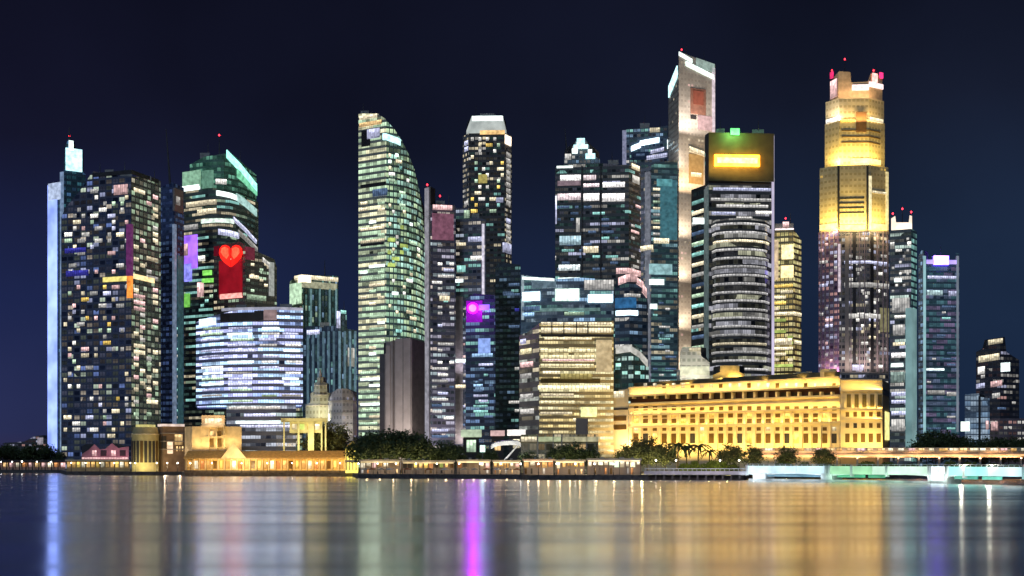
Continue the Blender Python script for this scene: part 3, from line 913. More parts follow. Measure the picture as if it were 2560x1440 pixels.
B.strip(1454, 1457, 415, 1100, M_dark, 'mullion', .8)
B.strip(1500, 1504, 415, 1100, M_dark, 'mullion', .8)
B.rooms(1392, 1568, 510, 690, 16, 15.5, .26, [L_dimblue, L_grey, L_teal, L_dimblue, L_dimblue], 51, .4, (1, 2, 3), 60)
B.rooms(1576, 1610, 510, 690, 3, 15.5, .3, [L_grey, L_pink, L_grey], 52, .4, (1, 2), 20)
B.mast(1418, 322, 392, 966, .5, lean=-6)

KITS.append((B, 968, [(1520, 1546, 400, 414), (1574, 1590, 404, 418)], [(1530, 376, 404), (1584, 384, 410)], []))
# P: teal slab and the tower with the white canopy behind it
B = Bld('skyscraper', 'tower topped by a white curved canopy light, left of the tallest tower', 'tower', 1610, 1040, TG)
fp2 = facade('blue teal wall', (.08, .12, .17), NAVY, [BLUE, WHITE, TEAL], .3, .36, .14, 3.2, 4.4, .1, .3, .8, 2)
B.block('facade', [(1555, 1046), (1670, 1040)], [(1555, 326), (1580, 322), (1640, 318), (1670, 314)], fp2, depth=30)
B.strip(1556, 1566, 326, 412, lamp('lavender corner light', (.40, .42, .62), .4), 'edge_light', .6)
Lcan = lamp('white canopy light', (.68, .90, 1), 2.0, .95, 1.1)
B.strip(1578, 1602, 366, 378, Lcan, 'canopy_light', 1.6, slope=-.35)
B.strip(1600, 1648, 352, 364, Lcan, 'canopy_light', 1.6, slope=-.14)
B.strip(1626, 1660, 376, 384, L_lav, 'canopy_light', 1.2, slope=-.2)
B.strip(1616, 1668, 390, 399, L_lav, 'canopy_light', 1.2, slope=-.12)
B.strip(1668, 1676, 350, 372, L_crown, 'edge_light', 1)
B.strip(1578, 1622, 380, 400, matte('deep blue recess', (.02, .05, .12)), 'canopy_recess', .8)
B.strip(1590, 1612, 385, 391, L_dimblue, 'window', 1.1)
B.strip(1624, 1650, 320, 330, L_cream, 'light_band', .8)
KITS.append((B, 1052, [(1600, 1624, 308, 322)], [(1612, 288, 312), (1650, 296, 318)], []))
B = Bld('skyscraper', 'slender teal slab tower with a grey left edge before the tallest tower', 'tower', 1650, 905, TG)
fp = facade('teal grey wall', (.13, .20, .22), (.05, .10, .12), [TEAL, CREAM, (.4, .7, .8)], .4, .30, .3, 3.0, 4.2, .04, .25, .82, 4)
B.block('facade', [(1602, 912), (1628, 905), (1694, 908)], [(1602, 424), (1628, 414), (1640, 408), (1694, 400)], [facade('grey lavender edge wall', (.34, .35, .40), (.10, .11, .13), [LAV, CREAM], .3, .25, .2, 2.6, 4.2, .1, .3, .8), fp])
B.strip(1613, 1626, 430, 1100, lamp('lavender grey edge light', (.36, .38, .45), .30), 'edge_light', .5)
B.strip(1650, 1692, 450, 600, lamp('teal panel light', (.10, .30, .36), .34), 'glass_panel', .5)
B.strip(1642, 1680, 448, 466, lamp('teal blue light', (.16, .48, .52), .42), 'light_panel', .7)
for k, y in enumerate(range(470, 600, 16)):
    B.strip(1632, 1650, y, y + 6, [L_cream, L_grey, L_green][k % 3])
B.strip(1600, 1632, 614, 626, L_cream, 'window', .7)
B.strip(1634, 1672, 596, 608, L_cream, 'window', .7)
B.strip(1624, 1680, 660, 686, lamp('pale teal block light', (.36, .62, .64), .5), 'light_panel', .6)
B.strip(1624, 1660, 698, 712, L_crown, 'window', .6)
B.strip(1626, 1642, 760, 772, L_crown, 'window', .6)
B.rooms(1630, 1692, 720, 1000, 4, 15, .3, [L_dimblue, L_teal, L_dimblue, L_grey], 53, .34, (1, 2), 36)

# Q: the tallest tower
B = Bld('skyscraper', 'tallest tower, pale tan with a white lit slanted roof', 'tower', 1700, 985, TG)
fq = facade('tan stone wall', (.56, .52, .46), (.46, .42, .37), [CREAM, PINK], .10, .4, .05, 3.2, 4.4, .22, .3, .7, 2)
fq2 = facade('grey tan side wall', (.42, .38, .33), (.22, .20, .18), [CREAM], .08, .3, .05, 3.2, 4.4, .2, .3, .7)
Q1 = [(1671, 1012), (1697, 985), (1788, 998)]
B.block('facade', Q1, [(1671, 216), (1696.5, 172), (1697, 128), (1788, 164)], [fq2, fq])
B.strip(1697, 1730, 132, 141, L_crown, 'crown_light', .8, slope=.42)
B.strip(1714, 1784, 158, 169, lamp('white roof light', (.80, 1, .92), 1.2, .9, 1.1), 'crown_light', .9, slope=.36)
B.strip(1740, 1786, 148, 170, lamp('pale green roof panel light', (.45, .60, .54), .4), 'crown_panel', .5, slope=.2)
B.strip(1673, 1694, 206, 234, L_cyan, 'crown_light', .8, slope=-1.5)
B.strip(1780, 1787, 170, 330, lamp('white pink edge light', (.85, .72, .80), .62), 'edge_light', .5)
B.strip(1726, 1764, 222, 286, matte('red brown stone panel', (.36, .17, .12)), 'sign_panel', .5)
B.strip(1732, 1758, 228, 262, lamp('dim red sign light', (.55, .16, .10), .42), 'sign', .8)
B.strip(1726, 1740, 288, 298, M_dark, 'louvre', .5)
B.strip(1722, 1760, 368, 380, L_cream, 'light_band', .9, slope=.25)
B.strip(1726, 1752, 432, 442, L_cream, 'light_band', .9)
B.strip(1744, 1782, 290, 326, lamp('rose wall glow', (.60, .40, .40), .5), 'light_panel', .5)  # glowing patch, the rose light on the wall put into a slab
B.strip(1722, 1758, 386, 460, lamp('amber wall glow', (.62, .38, .14), .42), 'light_panel', .4)  # glowing patch in place of the amber floodlight on the wall
x0 = PX(1700, 985)
wash(1698, 1785, 478, 985, 100, 13000, (1, .70, .42), 9, .06)
wash(1698, 1785, 330, 985, 100, 10000, (1, .86, .76), 9, .06)
for y in (1040, 930, 820, 700, 590): wash(1698, 1734, y, 985, 60, 5200, (1, .80, .60), 9, .06)
wash(1674, 1696, 420, 985, 90, 4000, (.9, .85, .8), 9, .04)

KITS.append((B, 1004, [], [(1716, 108, 138), (1760, 128, 158)], [(1704, 124)]))
# stepped pale block at its foot
B = Bld('office_block', 'small pale stepped block at the foot of the tallest tower', 'office building', 1730, 728, TG)
B.block('wall', [(1692, 734), (1700, 729), (1774, 729)], [(1692, 924), (1699, 924), (1700, 882), (1706, 868), (1752, 868), (1753, 890), (1774, 906)], facade('pale stone wall', (.55, .54, .48), (.30, .30, .26), [CREAM, GREEN], .35, .4, .2, 3, 4, .18, .3, .75, 2))
B.strip(1722, 1752, 870, 878, L_cream, 'light_band', .5)
B.strip(1700, 1772, 916, 938, lamp('pale olive light', (.62, .62, .45), .42), 'light_panel', .5)
wash(1694, 1772, 955, 726, 40, 3200, (1, .93, .75), 6, .02)

# R: dark tower with the golden sign
B = Bld('skyscraper', 'dark banded tower with a long golden lit sign and green lamp at the top', 'tower', 1850, 812, TG)
fr_top = matte('bronze crown cladding', (.13, .10, .045), .6, .2, .2)
fr_side = facade('dark side wall', (.05, .05, .05), GLASS, [CREAM, TEAL], .12, .4, .05, 3, 5.8, .1, .3, .75, 2)
fr = facade('grey banded wall', (.11, .105, .10), (.012, .012, .015), [(.86, .84, .78), (.8, .8, .9), (.85, .85, .6)], .5, .26, .12, 3, 5.75, .0, .42, .92, 8)
B.block('wing', [(1728, 842), (1764, 826)], 462, fr_side, depth=22)
for k in range(16):
    B.strip(1730, 1760, 500 + k * 26, 509 + k * 26, [L_teal, L_grey, L_green, L_cream, L_dimblue][k * 3 % 5])
R0 = [(1762, 822), (1772, 812), (1936, 815)]
B.block('facade', R0, 332, [fr_side, fr])
B.block('crown', [(1763, 817), (1772, 810.5), (1935, 813.5)], 331, [M_dark, fr_top], base=452)
B.strip(1786, 1898, 388, 416, lamp('golden sign light', (1, .40, .015), 9, .98, 1.02, True, .25), 'sign', 1.3)
B.strip(1792, 1892, 396, 409, lamp('hot yellow sign light', (1, .62, .20), 2.2, .98, 1.02, True, .4), 'sign_core', 1.9)  # plain glowing bar for the sign's hot core, no letters
B.strip(1826, 1848, 322, 338, lamp('green beacon light', (.12, .8, .18), 1.6, .98, 1.02, True), 'beacon', 1.2)
area((PX(1838, 806), 801, PZ(420, 806)), (PX(1838, 812), 812, PZ(372, 812)), 36, 2, 5200, (1, .62, .12))  # added amber light, standing in for the sign's glow on the crown
area((PX(1838, 806), 804, PZ(322, 806)), (PX(1838, 812), 811, PZ(370, 812)), 8, 1, 2600, (.25, 1, .25))
RC = [(1778, 812), (1790, 803), (1815, 799), (1850, 797), (1885, 799), (1912, 804), (1924, 813)]
B.block('bay', RC, 545, fr, depth=2)
Lb = lamp('grey band light', (.78, .75, .72), 0.45, panes=2.2)
for k in range(18):
    y = 556 + k * 21.4
    mt = [Lb, L_cream if k in (2,) else Lb, Lb][k % 3]
    if k in (2, 14): mt = L_cream
    B.strip(1780 + (k * 7 % 5), 1922 - (k * 5 % 9), y, y + 5.5, mt, 'window_band', .5)
B.front = R0
for y, mt, a, c in [(470, L_lav, 1782, 1928), (496, Lb, 1776, 1928), (512, Lb, 1790, 1920), (528, L_white, 1888, 1930), (530, L_lav, 1778, 1838), (542, L_grey, 1840, 1880)]:
    B.strip(a, c, y, y + 7, mt, 'window_band', .5)
B.strip(1732, 1760, 545, 560, L_crown, 'window', .8, front=[(1728, 842), (1764, 826)])
B.strip(1929, 1935, 340, 1040, lamp('lavender right edge light', (.72, .64, .85), .50, scale=.03), 'edge_light', .7)
B.strip(1762, 1772, 470, 930, lamp('teal grey edge light', (.25, .34, .34), .25), 'edge_light', .6)

KITS.append((B, 826, [(1790, 1812, 322, 333), (1880, 1910, 324, 333)], [(1800, 300, 326), (1896, 304, 328)], []))
# S: small golden tower
B = Bld('tower_block', 'slim golden lit tower with a white rooftop beacon between two bigger towers', 'tower', 1966, 952, TG)
fs = facade('golden olive wall', (.36, .31, .17), (.12, .10, .05), [(1, .76, .28), (1, .86, .42), (.8, .72, .3)], 1.0, .52, .4, 3.2, 4.4, .1, .25, .85, 2)
B.block('facade', [(1930, 956), (1984, 951), (2003, 962)], [(1930, 588), (1940, 575), (1984, 574), (2003, 600)], fs)
B.block('roof_room', [(1936, 958), (1984, 956)], 558, M_conc, base=580, depth=14)
B.strip(1938, 1984, 572, 582, lamp('pink white crown light', (1, .82, .84), 1.2, .95, 1.05), 'crown_light', 1)
B.strip(1956, 1972, 555, 568, L_pink, 'beacon', 1)
B.front = [(1930, 956), (1984, 951), (2003, 962)]
B.strip(1954, 1984, 612, 648, lamp('bright gold panel light', (1, .82, .42), .75), 'light_panel', .6)
B.strip(1952, 1984, 664, 694, lamp('bright gold panel light b', (1, .80, .40), .7), 'light_panel', .6)
B.strip(1932, 1946, 600, 700, lamp('peach panel light', (.75, .56, .34), .5), 'light_panel', .5)
B.strip(1930, 2002, 780, 788, L_cream, 'light_band', .6)
B.strip(1936, 1980, 846, 862, L_cream, 'light_band', .6)
B.strip(1984, 2002, 852, 860, L_cream, 'light_band', .6)
B.rooms(1932, 1984, 708, 930, 3, 14.2, .5, [L_cream, L_gold, lim, L_cream], 61, .5, (1, 2, 3), 36)

KITS.append((B, 960, [], [(1976, 532, 560)], [(1944, 566), (1964, 546)]))
# T: golden stepped tower
B = Bld('skyscraper', 'tall stepped tower floodlit gold above and purple grey below, red lamps on top', 'tower', 2110, 905, TG)
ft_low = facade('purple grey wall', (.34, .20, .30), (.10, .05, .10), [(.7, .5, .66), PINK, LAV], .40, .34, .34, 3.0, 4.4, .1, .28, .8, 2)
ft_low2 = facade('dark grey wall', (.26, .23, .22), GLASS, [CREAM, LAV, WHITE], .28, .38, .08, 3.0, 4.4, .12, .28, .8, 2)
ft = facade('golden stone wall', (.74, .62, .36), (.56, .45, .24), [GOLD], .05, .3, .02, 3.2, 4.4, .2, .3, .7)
T1 = [(2046, 915), (2098, 905), (2172, 903), (2223, 912)]
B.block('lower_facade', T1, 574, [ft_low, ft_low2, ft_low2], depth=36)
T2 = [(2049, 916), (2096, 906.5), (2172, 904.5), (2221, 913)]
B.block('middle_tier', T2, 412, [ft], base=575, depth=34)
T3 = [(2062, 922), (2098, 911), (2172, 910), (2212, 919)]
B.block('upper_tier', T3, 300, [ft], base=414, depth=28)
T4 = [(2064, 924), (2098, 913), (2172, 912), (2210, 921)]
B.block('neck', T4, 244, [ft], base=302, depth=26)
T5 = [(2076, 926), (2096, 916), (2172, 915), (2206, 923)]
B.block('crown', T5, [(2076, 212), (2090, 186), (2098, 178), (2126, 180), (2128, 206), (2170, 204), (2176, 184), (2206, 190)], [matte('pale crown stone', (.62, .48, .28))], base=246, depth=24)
# dark recesses and glowing corner panels
B.front = T2
for x in (2094, 2166):
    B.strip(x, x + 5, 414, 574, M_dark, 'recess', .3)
B.strip(2172, 2178, 440, 572, lamp('pale gold edge light', (1, .88, .55), .8), 'edge_light', .6)
B.strip(2214, 2220, 430, 575, lamp('gold edge light', (1, .82, .40), .7), 'edge_light', .6)
B.strip(2176, 2216, 479, 484, L_cream, 'light_band', .6)
for y in (494, 506, 518, 530): B.strip(2098, 2160, y, y + 3.2, M_dark, 'louvre', .3)
B.strip(2050, 2092, 560, 574, lamp('gold ledge light', (1, .76, .32), .75, .95, 1.05), 'ledge_light', .8)
B.strip(2100, 2162, 562, 574, bpy.data.materials['gold ledge light'], 'ledge_light', .8)
B.strip(2176, 2216, 560, 574, bpy.data.materials['gold ledge light'], 'ledge_light', .8)
B.front = T3
B.strip(2066, 2096, 296, 306, L_white, 'ledge_light', .8)
B.strip(2100, 2136, 298, 305, L_gold, 'ledge_light', .8)
B.strip(2172, 2206, 296, 305, L_cream, 'ledge_light', .8)
B.strip(2126, 2200, 396, 408, lamp('bright gold ledge light', (1, .80, .36), .8, .95, 1.05), 'ledge_light', .9)
for y in (324, 340, 354): B.strip(2104, 2200, y, y + 3, matte('brown louvre', (.2, .12, .04)) if y == 324 else bpy.data.materials['brown louvre'], 'louvre', .3)
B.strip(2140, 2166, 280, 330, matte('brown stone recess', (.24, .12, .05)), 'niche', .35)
B.front = T5
B.strip(2077, 2094, 200, 244, L_pink, 'crown_light', .7)
B.strip(2130, 2172, 212, 226, lamp('pink white crown lamp light', (1, .74, .76), .85, .95, 1.05), 'crown_light', .7)
B.strip(2172, 2206, 208, 220, bpy.data.materials['pink white crown lamp light'], 'crown_light', .9)
B.strip(2180, 2192, 184, 206, lamp('red beacon light', (1, .36, .32), 1.4), 'beacon', .9)
B.strip(2198, 2206, 182, 196, lamp('crimson beacon light', (.8, .03, .16), 1.0), 'beacon', .9)
B.strip(2078, 2084, 180, 196, bpy.data.materials['crimson beacon light'], 'beacon', 1.2)
B.front = T1
B.strip(2096, 2101, 610, 730, lamp('pale pink line light', (.75, .62, .70), .5), 'edge_light', .6)
B.strip(2110, 2216, 652, 659, L_lav, 'light_band', .5)
B.strip(2110, 2222, 706, 718, L_grey, 'light_band', .4)
B.strip(2112, 2200, 784, 796, L_grey, 'light_band', .4)
B.strip(2130, 2158, 912, 926, L_lav, 'window', .7)
B.strip(2200, 2222, 770, 830, lamp('olive wall glow', (.42, .38, .20), .36), 'light_panel', .4)  # glowing patch, light on the wall put into a slab
B.strip(2112, 2122, 590, 930, M_brown2, 'pier', .7)
for x in (2052, 2062, 2073, 2084, 2126, 2148, 2160, 2192, 2206, 2216): B.strip(x, x + 2.2, 578, 930, matte('mauve grey rib', (.36, .28, .30)) if x == 2052 else bpy.data.materials['mauve grey rib'], 'rib', .7)
wash(2104, 2220, 930, 903, 120, 5000, (1, .80, .72), 7, .05)  # added fill that lifts the lower front walls
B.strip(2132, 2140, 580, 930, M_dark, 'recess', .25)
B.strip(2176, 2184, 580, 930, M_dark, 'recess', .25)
B.rooms(2048, 2094, 590, 930, 4, 14.5, .30, [L_pink, L_lav, L_grey], 62, .5, (1, 2), 34)
B.rooms(2112, 2220, 590, 930, 11, 14.5, .22, [L_grey, L_lav, L_cream, L_white], 63, .5, (1, 1, 2), 46)
gold = (1, .72, .20)
for a, c, d in ((2050, 2096, 910), (2100, 2170, 903), (2174, 2220, 906)): area((PX((a + c) / 2, d), d - 4, PZ(580, d)), (PX((a + c) / 2, d), d + 1, PZ(640, d)), (c - a) * d / F, .6, 1500, (1, .74, .36))  # added downlights so the gold fades into the lower shaft
wash(2050, 2092, 930, 911, 110, 1100, (1, .60, .85), 6, .05)  # added mauve fill for the lower left wall
wash(2050, 2094, 577, 908, 48, 8500, gold, 4, .06)
wash(2100, 2164, 577, 902, 48, 12000, gold, 4, .06)
wash(2174, 2220, 577, 904, 48, 8500, gold, 4, .06)
wash(2066, 2096, 414, 913, 34, 5600, gold, 4, .06)
wash(2100, 2210, 414, 908, 34, 15000, (1, .70, .18), 4, .06)
wash(2068, 2096, 304, 916, 20, 4200, (1, .85, .7), 4, .06)
wash(2100, 2206, 304, 911, 20, 4200, (1, .70, .30), 4, .06)
wash(2080, 2206, 246, 914, 20, 3000, (1, .62, .34), 4, .06)

KITS.append((B, 926, [], [(2112, 150, 180), (2190, 156, 188)], [(2112, 148), (2184, 176), (2080, 176)]))
# U, V, W: towers at the right
B = Bld('skyscraper', 'grey tower with white window floors and a pale cyan right edge, peach lit roof', 'tower', 2270, 858, TG)
fu = facade('grey concrete floor wall', (.22, .23, .23), (.05, .06, .06), [WHITE, LAV, (.8, 1, .9)], .35, .42, .14, 3.2, 4.4, .05, .3, .8, 4)
U1 = [(2225, 862), (2278, 856), (2292, 866)]
B.block('facade', U1, 572, [fu, facade('cyan edge wall', (.30, .42, .44), (.1, .16, .17), [TEAL], .5, .35, .4, 3, 4.4, .05, .2, .85, 2)])
B.block('crown', [(2228, 866), (2280, 862)], [(2228, 546), (2238, 540), (2240, 556), (2272, 556), (2274, 538), (2280, 540)], lamp('peach crown glow', (1, .80, .62), .9, .98, 1.02, scale=.1), base=573, depth=16)  # whole crown glows, its floodlight put into the material
B.front = U1
B.strip(2264, 2290, 770, 1120, lamp('pale cyan edge light', (.42, .72, .72), .45, scale=.05), 'edge_light', .6)
for a, c, y, h, mt in [(2230, 2274, 745, 36, L_grey), (2236, 2274, 788, 7, L_white), (2232, 2262, 812, 26, L_grey), (2232, 2262, 856, 8, L_cream), (2228, 2264, 882, 12, Lw), (2228, 2258, 908, 9, L_crown), (2226, 2262, 930, 26, lamp('pale green floor light', (.5, .66, .58), 0.50, panes=2.2)),
                       (2228, 2264, 980, 10, L_lav), (2228, 2264, 1000, 9, L_lav), (2228, 2264, 1028, 10, L_lav), (2228, 2262, 1048, 30, L_grey), (2236, 2254, 696, 9, L_crown), (2224, 2236, 606, 8, L_white), (2268, 2278, 604, 10, L_white)]:
    B.strip(a, c, y, y + h, mt, 'window_band', .4)
B.rooms(2228, 2274, 590, 740, 5, 14.5, .25, [L_grey, L_white, L_grey], 64, .4, (1, 2), 18)
KITS.append((B, 866, [], [(2256, 524, 556)], [(2232, 534), (2278, 530), (2256, 522)]))
B = Bld('skyscraper', 'blue grey tower with thin lit corner lines and a violet rooftop light', 'tower', 2350, 955, TG)
fv = facade('blue grey panel wall', (.12, .20, .25), (.04, .08, .11), [(.14, .34, .40), (.2, .26, .42), (.26, .2, .36)], .9, .28, .55, 3.0, 4.4, .04, .2, .85, 3)
V1 = [(2296, 962), (2308, 955), (2398, 958)]
B.block('facade', V1, [(2296, 640), (2304, 626), (2310, 626), (2312, 650), (2388, 652), (2390, 632), (2398, 634)], [facade('pale blue edge wall', (.35, .45, .5), (.14, .2, .24), [BLUE], .4, .3, .3, 3, 4.4, .1, .2, .8), fv])
B.strip(2308, 2314, 640, 1120, lamp('cyan corner line light', (.38, .66, .70), .42, scale=.05), 'edge_light', .6)
B.strip(2391, 2396, 640, 1080, lamp('grey corner line light', (.32, .38, .46), .34, scale=.05), 'edge_light', .6)
B.strip(2316, 2390, 650, 660, lamp('violet crown light', (.50, .38, 1), .8, .98, 1.02, True, .1), 'crown_light', .9)
B.strip(2334, 2370, 640, 662, lamp('hot violet crown light', (.20, .10, 1), 9, .98, 1.02, True, .1), 'crown_lamp', 1.5)
B.strip(2318, 2390, 690, 697, L_lav, 'light_band', .5)
B.strip(2316, 2356, 726, 738, lamp('pale cyan floor light', (.60, .82, .84), 0.75, panes=2.2), 'light_band', .6)
B.strip(2370, 2390, 728, 740, L_lav, 'light_band', .6)
B.strip(2316, 2360, 921, 926, L_crown, 'light_band', .5)
B.strip(2318, 2362, 976, 986, L_grey, 'light_band', .4)
B.strip(2366, 2390, 980, 990, L_grey, 'light_band', .4)
B.rooms(2316, 2390, 745, 1080, 6, 14.5, .20, [L_dimblue, L_grey, L_teal, L_dimblue], 65, .32, (1, 2, 3), 36)
KITS.append((B, 964, [(2330, 2356, 640, 652)], [(2352, 612, 644)], []))
B = Bld('tower_block', 'stubby dark tower with slanting bands of white lit rooms at the far right', 'tower', 2490, 1002, TG)
fw = facade('dark grey blue wall', (.05, .05, .07), GLASS, [WHITE, PINK, LAV], .12, .28, .06, 3.2, 4.6, .1, .3, .8, 3)
W1 = [(2440, 1010), (2500, 1002), (2548, 1010)]
B.block('facade', W1, [(2440, 880), (2462, 870), (2470, 848), (2512, 842), (2516, 880), (2548, 900)], fw)
for a, c, y0, y1, mt in [(2470, 2506, 850, 862, L_cream), (2446, 2498, 890, 906, L_cream), (2444, 2462, 918, 936, L_white), (2502, 2524, 908, 930, L_crown), (2452, 2462, 938, 946, L_grey), (2476, 2504, 954, 968, L_pink), (2436, 2462, 960, 972, L_lav), (2480, 2500, 984, 996, L_grey)]:
    B.strip(a, c, y0, y1, mt, 'window_band', .5, slope=-.12)
B.rooms(2444, 2540, 1000, 1080, 8, 14, .25, [L_grey, L_pink, L_dimblue], 66, .4, (1, 2), 16)
B = Bld('office_block', 'small pale blue lit block with a dark vertical slit, far right', 'office building', 2445, 905, TG)
B.block('wall', [(2412, 908), (2474, 902)], [(2412, 986), (2448, 984), (2449, 992), (2474, 996)], facade('pale blue block wall', (.22, .28, .36), (.1, .14, .2), [(.35, .55, .8), (.5, .65, .8)], .8, .32, .35, 4, 4.2, .03, .12, .92, 2), depth=22)
B.strip(2446, 2452, 990, 1100, M_dark, 'slit', .3)
B.strip(2402, 2424, 1054, 1078, lamp('white foot light', (.86, 1, .9), .9), 'light_panel', .8, front=[(2400, 905), (2474, 902)])
B.strip(2464, 2472, 1052, 1074, L_pink, 'light_panel', .8)
B = Bld('shop_house', 'low dusky pink block at the right end behind the road', 'building', 2520, 890, 'low blocks along the quays')
B.block('wall', [(2474, 896), (2500, 890), (2600, 893)], 1046, facade('dusky pink wall', (.24, .18, .2), GLASS, [PINK, WHITE], .3, .35, .12, 3.5, 4, .14, .25, .75, 2))
B.strip(2478, 2496, 1054, 1076, L_pink, 'light_panel', .7, front=[(2474, 896), (2500, 890)])

# AA: blue lit block, golden banded block, curved roof block
B = Bld('office_block', 'blue lit office block with white floodlit crown panels above the golden bands', 'office building', 1420, 766, TG)
fa1 = facade('blue teal floodlit wall', (.20, .28, .34), (.06, .09, .13), [(.6, .8, .95), TEAL, BLUE], .55, .40, .25, 3.4, 4.2, .05, .3, .8, 4)
A1 = [(1302, 774), (1380, 768), (1534, 766)]
B.block('facade', A1, [(1302, 686), (1380, 698), (1450, 694), (1534, 700)], fa1)
B.strip(1304, 1310, 688, 800, lamp('pale corner light', (.5, .62, .68), .4), 'edge_light', .5)
B.strip(1306, 1386, 690, 697, L_crown, 'crown_light', .6, slope=.10)
for a, c, y0, y1, mt in [(1306, 1350, 730, 752, Lcan), (1388, 1448, 722, 752, lamp('white green panel light', (.80, 1, .86), .85)), (1470, 1532, 736, 756, Lcan), (1460, 1534, 700, 724, L_grey), (1330, 1390, 700, 720, lamp('dull blue panel light', (.24, .36, .44), .34)),
                         (1306, 1350, 766, 778, L_dimblue), (1330, 1500, 770, 778, lamp('green blue band light', (.30, .52, .48), .4)), (1410, 1460, 780, 788, L_green), (1306, 1336, 782, 790, L_blue)]:
    B.strip(a, c, y0, y1, mt, 'light_panel', .5)
B = Bld('office_block', 'golden office block wrapped in bright cream window bands', 'office building', 1440, 694, TG)
fa2 = facade('golden banded wall', (.40, .34, .20), (.12, .10, .05), [(1, .84, .44), (1, .78, .34), (.95, .86, .50)], .95, .62, .4, 3.0, 3.4, .0, .35, .8, 8)
fa3 = facade('grey banded side wall', (.30, .27, .24), (.08, .08, .07), [(.9, .95, .85), CREAM], .5, .42, .2, 3.0, 5.5, .0, .35, .75, 3)
A2 = [(1298, 714), (1348, 695), (1534, 697)]
B.block('facade', A2, [(1298, 838), (1320, 830), (1348, 808), (1534, 802)], [fa3, fa2])
ly = lamp('cream band light', (1, .88, .52), 0.98, panes=2.2)
for y, a, c, h, mt in [(806, 1352, 1530, 7, L_cream), (820, 1352, 1528, 12, L_cream), (844, 1360, 1480, 5, L_cream), (872, 1350, 1490, 9, ly), (888, 1350, 1490, 10, ly), (898, 1355, 1486, 5, L_pink), (910, 1350, 1484, 8, ly), (928, 1356, 1400, 6, L_cream), (934, 1400, 1480, 14, lamp('dull gold band light', (.55, .45, .16), 0.50, panes=2.2)),
                       (964, 1346, 1524, 10, ly), (984, 1352, 1434, 7, L_cream), (1002, 1350, 1436, 7, ly), (1018, 1452, 1492, 24, lamp('lime cream panel light', (.85, .9, .42), .65)), (1046, 1432, 1466, 7, L_cream), (1030, 1350, 1430, 6, L_cream)]:
    B.strip(a, c, y, y + h, mt, 'window_band', .45)
B.strip(1490, 1530, 850, 930, lamp('peach core light', (.78, .62, .36), .46), 'stair_core', .8)
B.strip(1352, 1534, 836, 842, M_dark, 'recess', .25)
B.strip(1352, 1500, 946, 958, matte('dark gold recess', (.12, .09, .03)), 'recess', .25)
for y, c, mt in [(872, 1330, ly), (905, 1334, L_pink), (934, 1330, L_grey), (985, 1334, L_grey), (1022, 1336, L_grey), (848, 1316, L_lav)]:
    B.strip(1302, c, y, y + 12, mt, 'window_band', .45)
for x in (1378, 1408, 1440, 1468): B.strip(x, x + 2.5, 806, 834, M_dark, 'mullion', .8)
B = Bld('office_block', 'navy block between gold bands and teal slab with two white arched roofs', 'office building', 1575, 765, TG)
fa4 = facade('navy teal wall', (.06, .09, .13), (.02, .04, .07), [BLUE, TEAL, WHITE], .25, .40, .14, 3.2, 4.2, .06, .3, .8, 3)
A3 = [(1537, 768), (1575, 764), (1620, 770)]
B.block('facade', A3, [(1537, 712), (1550, 700), (1568, 690), (1590, 692), (1606, 706), (1616, 730), (1620, 760)], fa4, )
for a, c, y0, y1, sl in [(1546, 1566, 694, 712, -.3), (1564, 1592, 686, 704, 0), (1590, 1608, 694, 710, .6), (1604, 1616, 708, 730, 1.2)]:
    B.strip(a, c, y0, y1, L_pink, 'roof_light', .7, slope=sl)
B.strip(1540, 1594, 776, 788, Lcan, 'light_band', .5)
B.strip(1560, 1600, 734, 742, L_grey, 'light_band', .5)
B.strip(1538, 1590, 744, 770, lamp('deep blue panel light', (.03, .14, .32), .4), 'glass_panel', .4)
B = Bld('office_block', 'low teal windowed block with a pale curved roof beside the hotel', 'office building', 1570, 705, TG)
A4 = [(1536, 708), (1580, 704), (1622, 710)]
B.block('facade', A4, [(1536, 872), (1560, 862), (1585, 862), (1604, 876), (1616, 896), (1622, 918)], facade('teal window wall', (.10, .16, .14), (.02, .06, .05), [TEAL, (.7, 1, .9)], .6, .5, .15, 4, 5.2, .12, .3, .75, 1))
for a, c, y0, y1, sl in [(1540, 1580, 866, 884, -.1), (1578, 1602, 866, 882, .6), (1600, 1618, 880, 898, 1.1)]:
    B.strip(a, c, y0, y1, lamp('pale roof light', (.66, .64, .58), .42) if a == 1540 else bpy.data.materials['pale roof light'], 'roof_light', .6, slope=sl)
B.rooms(1538, 1602, 902, 960, 4, 20, .8, [lamp('mint room light', (.5, .95, .80), .6)], 71, .4)

# ------------------------------------------------------------------ plant rooms, masts and red warning lamps on the roofs
RED = lamp('red warning lamp light', (1, .03, .05), 3.5, .9, 1.1)
def roofkit(B, D, units=(), masts=(), lamps=()):
    for a, c, y0, y1 in units:
        B.block('plant_room', [(a, D), (c, D - .4)], y0, M_conc if (a + c) % 2 < 1 else M_metal, base=y1, depth=7, D=D)
    for x, y0, y1 in masts: B.mast(x, y0, y1, D, .22)
    for x, y in lamps:
        q = P3(x, y, D) - B.at
        mb = MB()
        mb.tube([q + Vector((0, 0, -.7)), q, q + Vector((0, 0, .7))], [.35, .7, .3], 8)
        mb.build('warning_lamp', RED, B.o)
for B, D, u, ms, lp in KITS: roofkit(B, D, u, ms, lp)

